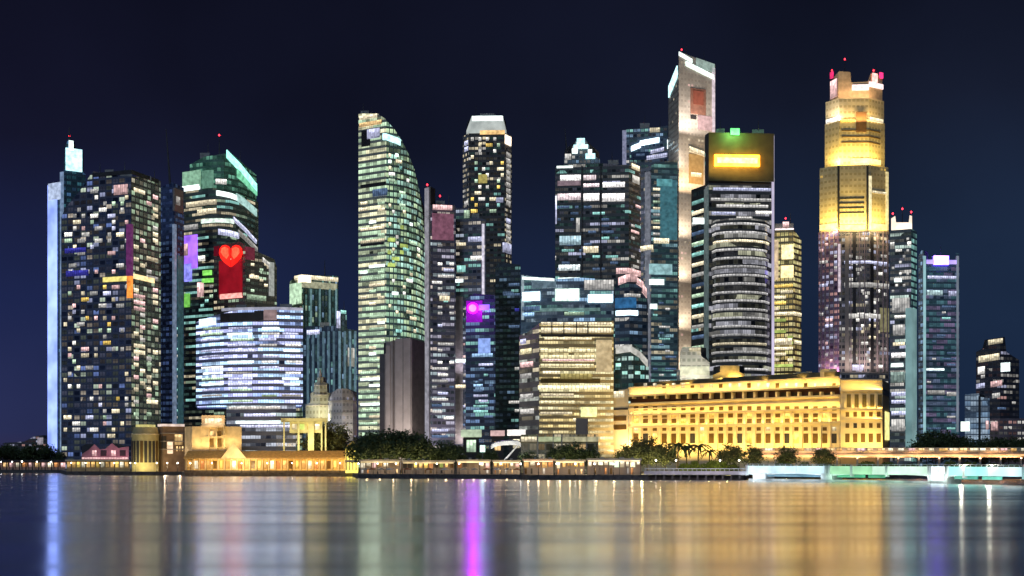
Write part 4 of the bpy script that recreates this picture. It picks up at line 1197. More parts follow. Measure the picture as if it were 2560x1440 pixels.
# ------------------------------------------------------------------ the grand hotel on the waterfront
gold = (1, .66, .16)
B = Bld('grand_hotel', 'long golden floodlit classical hotel with a dark top loggia and colonnades', 'hotel', 1836, 640)
M_hot = matte('cream hotel stone', (.74, .62, .40), .85, .15, .12)
M_hroof = matte('olive brown hotel roof', (.17, .14, .08), .9)
M_log = matte('dark red brown loggia wall', (.11, .045, .035), .8)
H1 = [(1572, 690), (2100, 598)]
B.block('facade', H1, 997, M_hot, depth=26, D=641)
B.block('loggia', [(1576, 694), (2099, 602)], 979, M_log, base=997, depth=20, D=641)
B.block('attic', H1, 955, [matte('pale attic stone', (.80, .68, .46), .85, .15, .12)], base=979, depth=26, D=641)
B.block('roof', [(1590, 704), (1700, 684), (2100, 612)], 941, [M_hroof], base=954, D=650)
B.block('pavilion', [(2101, 597), (2206, 593), (2224, 620)], 950, [M_hot])
B.block('end_wing', [(1524, 704), (1571, 694)], [(1524, 1000), (1545, 990), (1546, 974), (1571, 972)], M_hot, depth=16)
B.block('roof_pavilion', [(1782, 668), (1862, 660)], [(1782, 938), (1800, 930), (1801, 914), (1848, 914), (1849, 930), (1862, 936)], [matte('gold roof room stone', (.72, .58, .28))], base=948, depth=12)
for a, c, y in ((1640, 1672, 946), (1700, 1730, 944), (1900, 1940, 938), (1990, 2030, 934), (2050, 2092, 930)):
    da = 690 + (598 - 690) * (a - 1572) / 528
    B.block('roof_room', [(a, da + 12), (c, da + 8)], HOR - (HOR - y) * 641 / (da + 10), M_hot, base=HOR - (HOR - 952) * 641 / (da + 10), depth=6)
    wash(a, c, HOR - (HOR - 951) * 641 / (da + 10), da + 10, 6, 260, gold, 2.5, .1)
B.front = H1
for k in range(19):
    x = 1580 + k * 27.6
    B.strip(x + 5, x + 24, 981, 996, M_dark if k % 3 else matte('plum loggia glass', (.10, .05, .06), .3) if k == 0 else bpy.data.materials['plum loggia glass'], 'loggia_window', -3.0, 3.6)
    B.strip(x, x + 4, 979.5, 996.5, M_hot, 'loggia_pier', .2, 2.5)
for nm, y, h, pr, mt in [('cornice', 976, 4, 1.2, M_hot), ('cornice', 998, 4, 1.3, M_hot), ('string_course', 1012, 3, .7, M_hot), ('cornice', 1028, 4, 1.2, M_hot), ('string_course', 1060, 5, 1.0, M_hot), ('parapet', 954, 4, .7, M_hot)]:
    B.strip(1573, 2099, y, y + h, mt, nm, pr)
M_hw = matte('brown hotel window glass', (.12, .07, .02), .3)
for k in range(22):
    x = 1578 + k * 23.6
    B.strip(x + 7, x + 18, 1015.5, 1026, M_hw, 'window', .12)
    B.strip(x + 6.5, x + 18.5, 1034, 1044, M_hw if k % 4 else L_gold, 'window', .12)
    B.strip(x + 6.5, x + 18.5, 1047, 1058, M_hw if k % 5 else L_gold, 'window', .12)
    B.strip(x + 1, x + 4.4, 1032, 1060, M_hot, 'column', 1.1)
    B.strip(x + 1, x + 4.4, 1066, 1130, M_hot, 'pilaster', .8)
    B.strip(x + 7, x + 17, 1068, 1077, M_hw if k % 7 else L_cream, 'window', .12)
    B.strip(x + 7, x + 16, 958, 970, L_cream if k % 3 else M_hw, 'attic_window', .12)
    B.strip(x + 6, x + 18, 1084, 1108, [M_hw, M_dark, L_gold, M_hw, M_hw][k % 5], 'arch_opening', .15)
B.front = [(2101, 597), (2206, 593), (2224, 620)]
for nm, y, h, pr in [('cornice', 975, 4, 1.1), ('cornice', 1022, 5, 1.2), ('string_course', 1048, 3, .7), ('parapet', 949, 4, .7)]:
    B.strip(2102, 2205, y, y + h, M_hot, nm, pr)
for k in range(5):
    x = 2110 + k * 19.5
    B.strip(x, x + 5, 982, 1021, M_hot, 'column', 1.1)
    B.strip(x + 7, x + 17, 986, 1018, matte('olive loggia shade', (.16, .12, .04)) if k == 0 else bpy.data.materials['olive loggia shade'], 'loggia_window', .15)
    B.strip(x + 4, x + 13, 1030, 1042, M_hw, 'window', .12)
    B.strip(x + 4, x + 13, 1058, 1070, M_hw if k != 1 else M_dark, 'window', .12)
    B.strip(x + 3, x + 14, 1084, 1106, M_hw, 'arch_opening', .12)
B.strip(2206, 2222, 975, 990, M_dark, 'loggia_window', .2)
B.strip(2212, 2221, 1030, 1100, lamp('yellow green corner light', (.9, .82, .30), .6), 'corner_light', .5)
B.front = [(1524, 704), (1571, 694)]
B.strip(1526, 1570, 1020, 1025, M_dark, 'recess', .2)
B.strip(1530, 1562, 978, 994, L_cream, 'light_panel', .4)
for y in (1040, 1062): B.strip(1528, 1566, y, y + 12, M_hw, 'window', .15)
B2 = B
B2.front = H1
for i in range(6):
    a, c = 1574 + i * 88, 1574 + (i + 1) * 88
    Dm = 690 + (598 - 690) * ((a + c) / 2 - 1572) / 528
    for y, off, up, pw in ((1136, 8, 20, 3900), (1059, 1.8, 9, 800), (1027, 2.0, 9, 800), (997, 2.0, 9, 220), (975, 1.9, 7, 900)):
        f_ = 641 / Dm
        yy = HOR - (HOR - y) * f_
        wash_on(B2, a + 3, c - 3, yy, up, pw, gold if i % 3 else (1, .66, .20), off, .10)
for y, off, up, pw in ((1128, 8, 20, 4200), (1047, 1.7, 10, 650), (1021, 1.9, 9, 560), (974, 1.8, 8, 900)):
    wash(2104, 2204, y, 595, up, pw, gold, off, .10)
wash(1526, 1570, 1128, 697, 30, 5200, (1, .68, .30), 9, .08)
wash(1784, 1860, 948, 664, 10, 1500, gold, 3, .10)

# ------------------------------------------------------------------ low buildings along the quays
LQ = 'low blocks along the quays'
B = Bld('low_block', 'dim grey far block beyond the dark trees at the left end', 'building', 75, 1300, LQ)
B.block('wall', [(10, 1306), (118, 1300)], [(10, 1108), (60, 1104), (88, 1090), (106, 1088), (118, 1100)], facade('dim grey far wall', (.12, .11, .12), GLASS, [PINK, LAV], .3, .25, .12, 4, 4, .1, .3, .8), depth=20)
B.strip(94, 108, 1094, 1112, lamp('dim mauve light', (.45, .40, .46), .35), 'light_panel', .5)

B = Bld('shelter', 'long low shelter with a peach lit soffit on the left shore', 'shelter', 60, 786, LQ)
B.block('roof', [(-60, 800), (164, 786)], 1150, M_dark, base=1154, depth=8)
B.block('wall', [(-60, 804), (164, 790)], 1155, matte('peach shelter wall', (.6, .36, .26)), depth=3)
for k in range(14): B.strip(-56 + k * 16, -44 + k * 16, 1157, 1167, [L_pink, L_shop_o, L_warm, L_shop_w, L_pink][k * 3 % 5], 'light_panel', .3)
for k in range(15): B.strip(-59 + k * 16, -57 + k * 16, 1154, 1176, M_metal, 'post', 2.5, -2)

B = Bld('pavilion', 'low rose pink lit pavilion with gabled bays under the speckled tower', 'pavilion', 262, 705, LQ)
M_rose = matte('rose plaster', (.42, .24, .27), .8)
B.block('wall', [(204, 712), (322, 706)], [(204, 1136), (222, 1124), (236, 1110), (250, 1124), (264, 1122), (280, 1108), (296, 1120), (322, 1116)], M_rose, depth=14)
for x, w in ((230, 12), (252, 14), (278, 12), (300, 14)):
    B.strip(x, x + w, 1126, 1140, M_dark if x in (252, 300) else L_pink, 'window', .3)
B.strip(206, 322, 1144, 1148, L_pink, 'eave_light', .8)
wash(208, 320, 1152, 704, 16, 800, (1, .42, .50), 4, .12)
B = Bld('arcade', 'low arcade glowing amber at the water below the rose pavilion', 'arcade', 244, 688, LQ)
B.block('wall', [(166, 692), (325, 687)], 1152, matte('amber plaster', (.55, .40, .22)), depth=8)
B.strip(164, 325, 1149, 1153, M_cream, 'eave', 1.6)
for k in range(13):
    x = 168 + k * 12
    B.strip(x, x + 9, 1155, 1168, [L_shop, L_shop, L_gold, L_shop_w][k % 4], 'shopfront', .25)

B = Bld('round_pavilion', 'olive lit drum shaped pavilion with a flared cornice beside the amber arcade', 'pavilion', 364, 674, LQ)
r = 33 * 674 / F
zt = PZ(1062, 674) - GZ
def drum(rad, z0, z1, name, mat, par, n=28):
    mb = MB()
    mb.tube([(0, 0, z0), (0, 0, z1)], [rad, rad], n)
    return mb.build(name, mat, par)
M_olive = matte('olive stucco', (.50, .44, .24), .85, .2, .25)
drum(r, 0, zt - 5, 'wall', M_olive, B.o)
mb = MB()
mb.tube([(0, 0, zt - 5), (0, 0, zt - 4.2), (0, 0, zt - 3), (0, 0, zt - 1.4)], [r * .94, r * .94, r * .90, r * .86], 28)
mb.build('attic', M_olive, B.o)
drum(r * 1.03, zt - 5.6, zt - 5.0, 'cornice', M_cream, B.o)
drum(r * .72, zt - 1.4, zt, 'roof_lantern', lamp('dull yellow lantern light', (.62, .56, .20), .6), B.o)
for k in range(9):
    a = math.radians(200 + k * 17.5)
    mb = MB()
    mb.box(-.8, .8, -.15, .15, 5, zt - 9)
    o = mb.build('window', M_dark if k % 4 else M_hw, B.o, (r * 1.0 * math.cos(a), r * 1.0 * math.sin(a), 0))
    o.rotation_euler = (0, 0, a + math.pi / 2)
for dx in (-9, 0, 9):
    area((PX(364, 674) + dx, 674 - 14, GZ + 1), (PX(364, 674) + dx * .3, 674 - 5, GZ + 16), 5, .6, 620, (1, .82, .34))
B = Bld('low_block', 'brown block with a pale roof edge between the drum and the cream hall', 'building', 428, 672, LQ)
B.block('wall', [(397, 678), (408, 672), (462, 676)], 1064, matte('brown plaster', (.22, .14, .09), .85))
for y in (1082, 1102, 1122): B.strip(398, 461, y, y + 2.5, M_brown2, 'string_course', .5)
for k in range(3): B.strip(440 + k * 7, 444 + k * 7, 1116, 1128, L_warm, 'window', .15)
B.strip(398, 461, 1060, 1066, lamp('pale pink eave light', (1, .80, .72), .55), 'roof_edge', .9)
B.strip(418, 432, 1104, 1134, lamp('peach stair light', (.85, .62, .42), .6), 'stair_window', .3)
B.strip(436, 456, 1086, 1112, L_warm, 'window', .15)
B.strip(404, 416, 1090, 1120, M_dark, 'window', .15)
bulb((PX(412, 660), 660, GZ + 3), 900, (1, .75, .45))
bulb((PX(450, 660), 660, GZ + 3), 700, (1, .65, .35))

B = Bld('customs_hall', 'cream lit hall with a square attic tower behind the golden pier', 'building', 540, 662, LQ)
M_hall = matte('cream hall stone', (.66, .52, .34), .85)
B.block('wall', [(462, 668), (480, 662), (604, 664)], 1066, M_hall)
B.block('attic_tower', [(504, 663), (562, 662)], 1038, M_hall, base=1068, depth=9)
B.strip(512, 554, 1046, 1060, L_cream, 'attic_window', .25)
B.strip(468, 474, 1066, 1125, matte('dark red pier', (.25, .05, .03)), 'pier', .4)
for k in range(6):
    x = 486 + k * 19
    B.strip(x, x + 10, 1078, 1090, M_hw if k % 2 else L_warm, 'window', .2)
    B.strip(x, x + 10, 1097, 1118, M_hw, 'window', .2)
B.strip(480, 604, 1064, 1069, M_hall, 'cornice', 1)
B.strip(481, 603, 1091, 1094, M_hall, 'string_course', .7)
for k in range(7): B.strip(482 + k * 19.6, 485 + k * 19.6, 1069, 1126, M_hall, 'pilaster', .8)
B.strip(480, 604, 1058, 1064, M_cream, 'parapet', .3)
wash(482, 600, 1120, 662, 24, 2200, (1, .72, .28), 4, .10)
wash(506, 560, 1064, 661, 10, 500, (1, .72, .45), 3, .10)

B = Bld('pier_hall', 'long golden pier hall with a low tiled roof and gable on the water', 'pier hall', 670, 634, LQ)
M_pier = matte('golden pier plaster', (.72, .54, .26), .85)
M_ptile = matte('amber roof tiles', (.55, .34, .10), .8, .25, .8)
PH = [(462, 640), (880, 618)]
B.block('wall', PH, 1146, M_pier, depth=14, roof=M_ptile)
z0, z1 = PZ(1146, 629) - GZ, PZ(1127, 640) - GZ
mb = MB()
def pl(px, D, z): return (PX(px, D) - B.at.x, D - B.at.y, z)
a0, a1, b0, b1, r0, r1 = pl(458, 638, z0), pl(884, 616, z0), pl(458, 656, z0), pl(884, 634, z0), pl(470, 647, z1), pl(872, 625, z1)
for q in ([a0, a1, r1, r0], [b1, b0, r0, r1], [b0, a0, r0], [a1, b1, r1], [a1, a0, b0, b1]): mb.face(q)
mb.build('roof', M_ptile, B.o)
mb = MB()
g0, g1, gp = pl(552, 633, z0), pl(616, 630, z0), pl(583, 631.5, PZ(1106, 631) - GZ)
h0, h1, hp = pl(552, 650, z0), pl(616, 647, z0), pl(583, 648.5, PZ(1106, 631) - GZ)
for q in ([g0, g1, gp], [h1, h0, hp], [g0, gp, hp, h0], [g1, h1, hp, gp], [g0, h0, h1, g1]): mb.face(q)
mb.build('gable', M_cream, B.o)
B.front = PH
for k in range(26):
    x = 467 + k * 15.8
    B.strip(x + 3, x + 12, 1152, 1172, [L_shop, L_shop_w, L_shop_o, L_shop, M_hw, L_gold][(k * 7) % 6], 'arch_opening', .2)
    B.strip(x, x + 2.2, 1148, 1180, M_cream, 'column', .8)
B.strip(463, 879, 1144, 1148, M_cream, 'eave', 1.2)
B.strip(463, 879, 1176, 1186, M_stone, 'plinth', 1.0)
for i in range(5):
    a = 466 + i * 82
    wash(a, a + 78, 1172, 634 - i * 4, 12, 620, (1, .54, .14), 6, .16)
area((PX(583, 620), 618, GZ + 3), (PX(583, 631), 632, PZ(1120, 631)), 8, .6, 1500, (1, .78, .42))
for k in range(4): area((PX(500 + k * 112, 606), 608 - k * 3, PZ(1112, 612)), (PX(500 + k * 112, 640), 642 - k * 5, PZ(1136, 640)), 12, .6, 2000, (1, .58, .12))  # added lights hung before the roof to turn its tiles golden

B = Bld('roof_canopy', 'flat yellow lit canopy on tall posts above the pier hall', 'canopy', 758, 656, LQ)
M_yel = matte('pale yellow canopy plaster', (.66, .60, .34), .8)
B.block('roof', [(702, 660), (818, 656)], 1045, M_yel, base=1053, depth=16)
B.block('wall', [(724, 662), (806, 660)], 1054, M_yel, base=1082, depth=8)
for x, w in ((708, 4), (744, 5), (770, 15), (802, 4), (812, 4)):
    B.block('post', [(x, 659), (x + w, 658.8)], 1053, M_yel, depth=1.4)
B.front = [(724, 662), (806, 660)]
for k in range(4): B.strip(730 + k * 19, 742 + k * 19, 1060, 1074, [L_cream, lim, L_gold, L_cream][k], 'window', .2)
B.strip(703, 817, 1046, 1052, lamp('yellow canopy edge light', (1, .92, .52), .65), 'edge_light', .5, front=[(702, 660), (818, 656)])
area((PX(760, 650), 648, PZ(1118, 650)), (PX(760, 660), 660, PZ(1060, 660)), 20, 1, 2600, (1, .90, .46))

B = Bld('stepped_block', 'pale olive stepped block rising to a small spire behind the yellow canopy', 'building', 800, 706, LQ)
M_olv = facade('pale olive stone', (.52, .50, .36), (.30, .28, .18), [CREAM, (.8, .85, .5)], .3, .3, .15, 2.6, 3.6, .22, .25, .75)
B.block('wall', [(764, 712), (800, 706), (842, 711)], [(764, 1012), (776, 1006), (776.4, 984), (785, 978), (785.4, 958), (793, 954), (793.4, 944), (808, 942), (808.4, 954), (818, 958), (818.4, 980), (830, 986), (830.4, 1008), (842, 1014)], M_olv)
B.mast(800.5, 922, 945, 708, .7, 'spire', M_cream)
for y in (962, 986, 1012): B.strip(768 if y > 1000 else 787, 838 if y > 1000 else 816, y, y + 2.5, M_cream, 'string_course', .6)
wash(766, 840, 1052, 706, 30, 2600, (1, .94, .66), 7, .06)
B = Bld('round_block', 'round grey stone block with a domed top left of the curved green tower', 'building', 856, 690, LQ)
B.block('wall', [(820, 702), (830, 694), (856, 689), (882, 693), (893, 701)], [(820, 1016), (824, 996), (832, 980), (844, 972), (868, 971), (881, 979), (889, 995), (893, 1016)], facade('grey lilac stone', (.44, .42, .41), (.26, .25, .25), [CREAM, LAV], .2, .25, .12, 2.4, 3.6, .25, .25, .7), depth=16)
for y in (1000, 1030, 1060): B.strip(822, 891, y, y + 2.5, M_conc, 'string_course', .5)
wash(822, 892, 1096, 688, 34, 3000, (1, .92, .84), 8, .06)

B = Bld('kiosk', 'small hot yellow lit kiosk with a pyramid roof left of the dark trees', 'kiosk', 880, 600, LQ)
B.block('wall', [(864, 602), (896, 600)], 1122, lamp('hot yellow kiosk light', (1, .80, .14), 1.2, .98, 1.02, True, .2), depth=6)
mb = MB()
za, zb_ = PZ(1122, 600) - GZ, PZ(1102, 600) - GZ
q = [(-4, -1, za), (4, -1, za), (4, 8, za), (-4, 8, za)]
for i in range(4): mb.face([q[i], q[(i + 1) % 4], (0, 3, zb_)])
mb.face(list(reversed(q)))
mb.build('roof', matte('yellow tile', (.6, .5, .1)), B.o)
for x in (866, 874, 882, 890): B.strip(x, x + 1.6, 1124, 1176, M_cream, 'post', .6)
B.strip(864, 896, 1150, 1156, M_cream, 'counter', .9)

def eatery(px0, px1, D, ytop, label, shops, seed, roof=M_cream, wall=M_brown, h=14, name='waterfront_cafe', post=True):
    R = random.Random(seed)
    B = Bld(name, label, 'restaurant', (px0 + px1) / 2, D, LQ)
    fr = [(px0, D), (px1, D - 2)]
    B.block('wall', fr, ytop + 4, wall, depth=9)
    B.block('roof', [(px0 - 2, D - 3.2), (px1 + 2, D - 5.2)], ytop, roof, base=ytop + 5, depth=13)
    n = max(3, int((px1 - px0) / 13))
    w = (px1 - px0) / n
    yb = HOR - (GZ - CH) * F / D
    B.front = fr
    for k in range(n):
        if R.random() < .12: continue
        g = R.uniform(0, w * .3)
        B.strip(px0 + k * w + .8 + g * .5, px0 + (k + 1) * w - .8 - g * .5, ytop + 7 + R.uniform(0, 2), ytop + R.uniform(15, 22), R.choice(shops), 'shopfront', .25)
        if R.random() < .6: B.strip(px0 + k * w + 2 + g, px0 + (k + .5) * w + R.uniform(0, 3), ytop + 24, yb - 2, R.choice([L_shop_o, L_warm, M_hw, M_dark, L_grey]), 'door', .2)
    B.front = [(px0 - 1, D - 2.6), (px1 + 1, D - 4.6)]
    if post:
        for k in range(n // 2 + 1):
            x = px0 + k * (px1 - px0) / (n // 2)
            B.strip(x - .7, x + .7, ytop + 5, yb, M_metal, 'post', .2, .2)
    B.strip(px0 + 2, px1 - 2, ytop + 4.5, ytop + 7.5, lamp('eave light %d' % seed, R.choice([(1, .78, .40), (1, .86, .55), (1, .70, .42)]), 1.1), 'eave_light', .3)
    for k in range(R.randint(2, 4)):
        x = R.uniform(px0 + 4, px1 - 10)
        B.block('roof_unit', [(x, D + 1), (x + R.uniform(4, 9), D + .8)], ytop - R.uniform(2, 5), M_conc, base=ytop + .5, depth=3)
    B.front = fr
    for k in range(3):
        x = px0 + (k + .5) * (px1 - px0) / 3
        bulb((PX(x, D - 6), D - 6, GZ + 2.6), 260, (1, .70, .36))
    return B
eatery(900, 1000, 562, 1149, 'cafe row with pink lit shutters below the big dark trees', [L_shop, L_pink, L_warm, L_shop_w, L_shop_o], 101)
eatery(1006, 1136, 560, 1151, 'olive gold cafe row with dark doorways between two cafe rows', [L_gold, L_shop, M_hw, L_shop_o, M_dark, lim], 102)
eatery(1142, 1226, 556, 1149, 'small cafe with white lit front right of the olive gold row', [L_shop_w, L_shop_o, M_dark, L_pink], 103)
eatery(1232, 1300, 552, 1150, 'peach lit cafe below the white wing canopy', [L_shop_w, L_pink, L_shop, M_hw], 104)
eatery(1308, 1384, 534, 1147, 'cafe with a peach fascia and burnt orange awnings on the quay', [L_shop_o, L_shop_o, L_shop, L_shop_w], 105, matte('peach fascia', (.7, .5, .36)))
eatery(1388, 1462, 532, 1149, 'gold lit cafe with tall pale posts on the quay', [L_gold, L_shop_w, L_shop, L_cream], 106)
eatery(1468, 1602, 530, 1146, 'long pavilion glowing pale lemon at the quay before the hotel', [lamp('lemon shopfront light', (1, .98, .62), 1.3, .6, 1.2), L_shop_w, lamp('mint shopfront light', (.66, .85, .62), .7)], 107, M_conc)

B = Bld('restaurant_hall', 'two storey hall with a pale green lit roof line behind dark trees', 'restaurant', 1400, 590, LQ)
B.block('wall', [(1302, 594), (1496, 590)], 1086, facade('olive hall wall', (.30, .28, .20), (.08, .08, .05), [CREAM, lim and (.8, .85, .5), WARM], .55, .4, .2, 4, 5, .1, .25, .85, 2), depth=14)
for a, c, mt in [(1302, 1342, L_cream), (1346, 1402, lamp('pale green eave light', (.72, .80, .46), .6)), (1406, 1496, lamp('olive eave light', (.50, .46, .28), .5))]:
    B.strip(a, c, 1092, 1104, mt, 'eave_light', .8)
B.strip(1440, 1470, 1046, 1086, M_brown, 'roof_room', 2, 2)
for x in (1344, 1382, 1404, 1434, 1466): B.strip(x, x + 2.5, 1088, 1180, M_conc, 'column', .8)
B = Bld('small_pavilion', 'little pavilion with a pale mint flat roof above the cafe rows', 'pavilion', 1178, 606, LQ)
B.block('roof', [(1152, 608), (1204, 606)], 1074, lamp('pale mint roof glow', (.58, .70, .48), .5, .98, 1.02), base=1092, depth=10)  # roof slab glows by itself, the light on it put into the material
B.block('wall', [(1158, 610), (1198, 608)], 1093, M_dark, depth=6)
B.strip(1166, 1190, 1100, 1130, L_green, 'window', .2)
B = Bld('small_pavilion', 'little pavilion with a rose flat roof left of the white roofed one', 'pavilion', 1244, 606, LQ)
B.block('roof', [(1226, 608), (1262, 606)], 1076, lamp('rose roof glow', (.80, .52, .50), .5, .98, 1.02), base=1089, depth=10)  # glowing slab again, light on the roof set in its material
B.block('wall', [(1229, 610), (1259, 608)], 1090, M_dark, depth=6)
B.strip(1236, 1252, 1104, 1126, L_warm, 'window', .2)
B = Bld('small_pavilion', 'little pavilion with a bright white flat roof right of the rose roofed one', 'pavilion', 1292, 604, LQ)
B.block('roof', [(1268, 606), (1314, 604)], 1074, lamp('white roof slab glow', (1, .92, .86), .8, .98, 1.02), base=1088, depth=10)  # this roof glows too, in place of light falling on it
B.block('wall', [(1272, 608), (1310, 606)], 1089, M_dark, depth=6)
B.strip(1282, 1300, 1098, 1120, L_cream, 'window', .2)
# white wing canopy on a curved post
B = Bld('wing_canopy', 'white curved wing canopy on a bent post over the peach cafe', 'canopy', 1265, 574, LQ)
mb = MB()
prof = [(1228, 1112), (1240, 1106), (1258, 1103), (1280, 1102), (1296, 1103), (1302, 1108)]
for (xa, ya), (xb, yb) in zip(prof, prof[1:]):
    A, C = P3(xa, ya, 570) - B.at, P3(xb, yb, 570) - B.at
    t_ = Vector((0, 0, -1.9))
    d_ = Vector((0, 9, .6))
    mb.face([A + t_, C + t_, C, A])
    mb.face([A, C, C + d_, A + d_])
    mb.face([C + t_, A + t_, A + t_ + d_, C + t_ + d_])
mb.build('canopy', M_white, B.o)
mb = MB()
mb.tube([P3(1258, 1178, 573) - B.at, P3(1262, 1150, 573) - B.at, P3(1280, 1130, 573) - B.at, P3(1298, 1110, 573) - B.at], [.5, .5, .4, .3], 8)
mb.build('post', M_white, B.o)
area((PX(1262, 562), 561, PZ(1140, 565)), (PX(1266, 570), 571, PZ(1106, 570)), 10, 1, 900, (1, .95, .88))
bulb((PX(1206, 566), 566, PZ(1122, 566)), 160, (.5, 1, .8))
B = Bld('lamp_column', 'stubby white glowing lamp column by the mint pavilion', 'lamp', 1206, 567)
B.block('post', [(1204.6, 567), (1207.4, 567)], 1130, M_metal, depth=.6)
B.block('lamp_head', [(1200, 567), (1213, 567)], 1113, lamp('mint white lamp light', (.72, 1, .88), .9, .98, 1.02), base=1130, depth=2)

# ------------------------------------------------------------------ trees
def tree_mesh(seed, rx, rz, n_cl, n_leaf, leaf=.55, trunk=.45, cone=0):
    R = random.Random(seed)
    tb = MB()
    hz = 1 - 2 * rz * .62
    tb.tube([(0, 0, 0), (.01, 0, hz * .5), (0, .01, hz)], [.035 * trunk, .028 * trunk, .022 * trunk], 7)
    cb = MB()
    for i in range(n_cl):
        while True:
            p = Vector((R.uniform(-1, 1), R.uniform(-1, 1), R.uniform(-1, 1)))
            if .25 < p.length < 1: break
        w = 1 - cone * (p.z * .5 + .5)
        c = Vector((p.x * rx * w, p.y * rx * w, 1 - rz + p.z * rz * .95))
        if i % 5 == 0:
            tb.tube([(0, 0, hz * .8), (c.x * .5, c.y * .5, (hz + c.z) / 2), tuple(c)], [.016 * trunk, .011 * trunk, .004 * trunk], 5)
        cr = rx * R.uniform(.22, .40)
        for k in range(n_leaf):
            q = c + Vector((R.gauss(0, .5), R.gauss(0, .5), R.gauss(0, .38))) * cr
            a = Vector((R.gauss(0, 1), R.gauss(0, 1), R.gauss(0, .6))).normalized()
            b = a.orthogonal().normalized()
            b = (b * math.cos(k) + a.cross(b) * math.sin(k))
            s = leaf * R.uniform(.6, 1.3) * .055
            cb.face([q - a * s, q + b * s * .6, q + a * s, q - b * s * .6])
    return tb, cb
TM = []
for i, (rx, rz, n1, n2, cone) in enumerate([(.42, .36, 60, 55, 0), (.52, .34, 64, 55, .15), (.36, .42, 56, 55, .1), (.28, .46, 56, 60, .75)]):
    tb, cb = tree_mesh(40 + i, rx, rz, n1, n2, cone=cone)
    TM.append((tb.mesh('trunk', [M_bark]), cb.mesh('crown', [M_leaf]), cb.mesh('crown', [M_leaf_lit])))
# a palm: a bare stem with arching fronds
R = random.Random(77)
tb, cb = MB(), MB()
tb.tube([(0, 0, 0), (.02, 0, .4), (.03, .01, .78)], [.03, .022, .018], 7)
for k in range(18):
    a = k * 2.4
    up = R.uniform(-.1, .7)
    prev = Vector((.03, .01, .78))
    d = Vector((math.cos(a), math.sin(a), up))
    for j in range(6):
        nx = prev + d * .065
        d.z -= .28
        sd = Vector((-math.sin(a), math.cos(a), 0)) * (.05 * (1 - j / 7))
        dr = Vector((0, 0, -.02))
        cb.face([prev, nx, nx + sd + dr, prev + sd + dr])
        cb.face([nx, prev, prev - sd + dr, nx - sd + dr])
        prev = nx
PALM = (tb.mesh('trunk', [M_bark]), cb.mesh('crown', [M_leaf]), cb.mesh('crown', [M_leaf_lit]))
Rt = random.Random(9)
def tree(px, D, ytop, kind, label, lit=0, group='trees along the waterfront', name='broadleaf_tree', wide=1.0):
    h = PZ(ytop, D) - GZ
    r_ = empty(name, (PX(px, D), D, GZ), label, 'tree', group, Rt.uniform(0, 6))
    ms = PALM if kind == 'palm' else TM[kind]
    for nm, me in (('trunk', ms[0]), ('crown', ms[2] if lit else ms[1])):
        o = bpy.data.objects.new(nm, me)
        o.scale = (h * wide, h * wide, h)
        o.parent = r_
        COL.objects.link(o)
for i, (px, y, k) in enumerate([(-20, 1108, 0), (22, 1112, 1), (48, 1118, 0), (76, 1108, 2), (104, 1112, 1), (132, 1120, 0), (156, 1126, 2)]):
    tree(px, 800 + (i % 3) * 8, y, k, 'dark tree on the left shore beside the white fin tower, %s from the left' % ORD[i], group='dark trees on the left shore')
for i, (px, y, k, D) in enumerate([(906, 1092, 0, 584), (928, 1078, 2, 592), (952, 1084, 1, 578), (978, 1074, 0, 596), (1004, 1080, 1, 584), (1030, 1086, 0, 592), (1052, 1084, 2, 580)]):
    tree(px, D, y, k, 'dark tree before the windowless brown tower, %s from the left' % ORD[i], group='dark trees before the brown tower')
for i, (px, y, k, D) in enumerate([(1080, 1118, 1, 588), (1108, 1102, 0, 592), (1136, 1106, 2, 586), (1218, 1120, 0, 590)]):
    tree(px, D, y, k, 'small dark tree behind the olive gold cafe row, %s from the left' % ORD[i], group='small dark trees behind the cafes')
for i, (px, y, k, D) in enumerate([(1322, 1128, 0, 566), (1404, 1114, 1, 560), (1434, 1106, 0, 566), (1476, 1118, 2, 566)]):
    tree(px, D, y, k, 'tree standing before the two storey hall, %s from the left' % ORD[i], group='trees before the two storey hall')
tree(834, 672, 1058, 0, 'small olive lit tree between the stepped spire block and the round grey block', 1, 'lit trees behind the pier')
tree(812, 676, 1076, 1, 'low lit tree at the foot of the stepped spire block', 1, 'lit trees behind the pier')
for i, (px, y, k, D, lit) in enumerate([(1570, 1112, 0, 556, 1), (1596, 1098, 2, 560, 1), (1618, 1094, 0, 566, 1), (1640, 1118, 1, 556, 1), (1664, 1108, 0, 562, 1), (1826, 1110, 0, 566, 1), (1884, 1112, 2, 570, 1), (1968, 1116, 0, 572, 1), (2058, 1122, 1, 570, 1)]):
    tree(px, D, y, k, 'garden tree before the golden hotel, %s from the left' % ORD[i], lit, 'garden trees before the hotel')
for i, (px, y, D) in enumerate([(1694, 1092, 546), (1716, 1100, 550), (1744, 1096, 544), (1772, 1112, 550)]):
    tree(px, D, y, 'palm', 'palm before the golden hotel, %s from the left' % ORD[i], i % 2, 'palms before the hotel', 'palm_tree')
for i, (px, y, k) in enumerate([(2316, 1088, 0), (2340, 1080, 1), (2366, 1084, 0), (2392, 1092, 1), (2424, 1098, 0), (2456, 1094, 2), (2492, 1098, 1), (2522, 1094, 0), (2556, 1098, 1)]):
    tree(px, 640 + (i % 3) * 8, y, k, 'dark tree behind the raised road at the right, %s from the left' % ORD[i], group='dark trees behind the raised road')
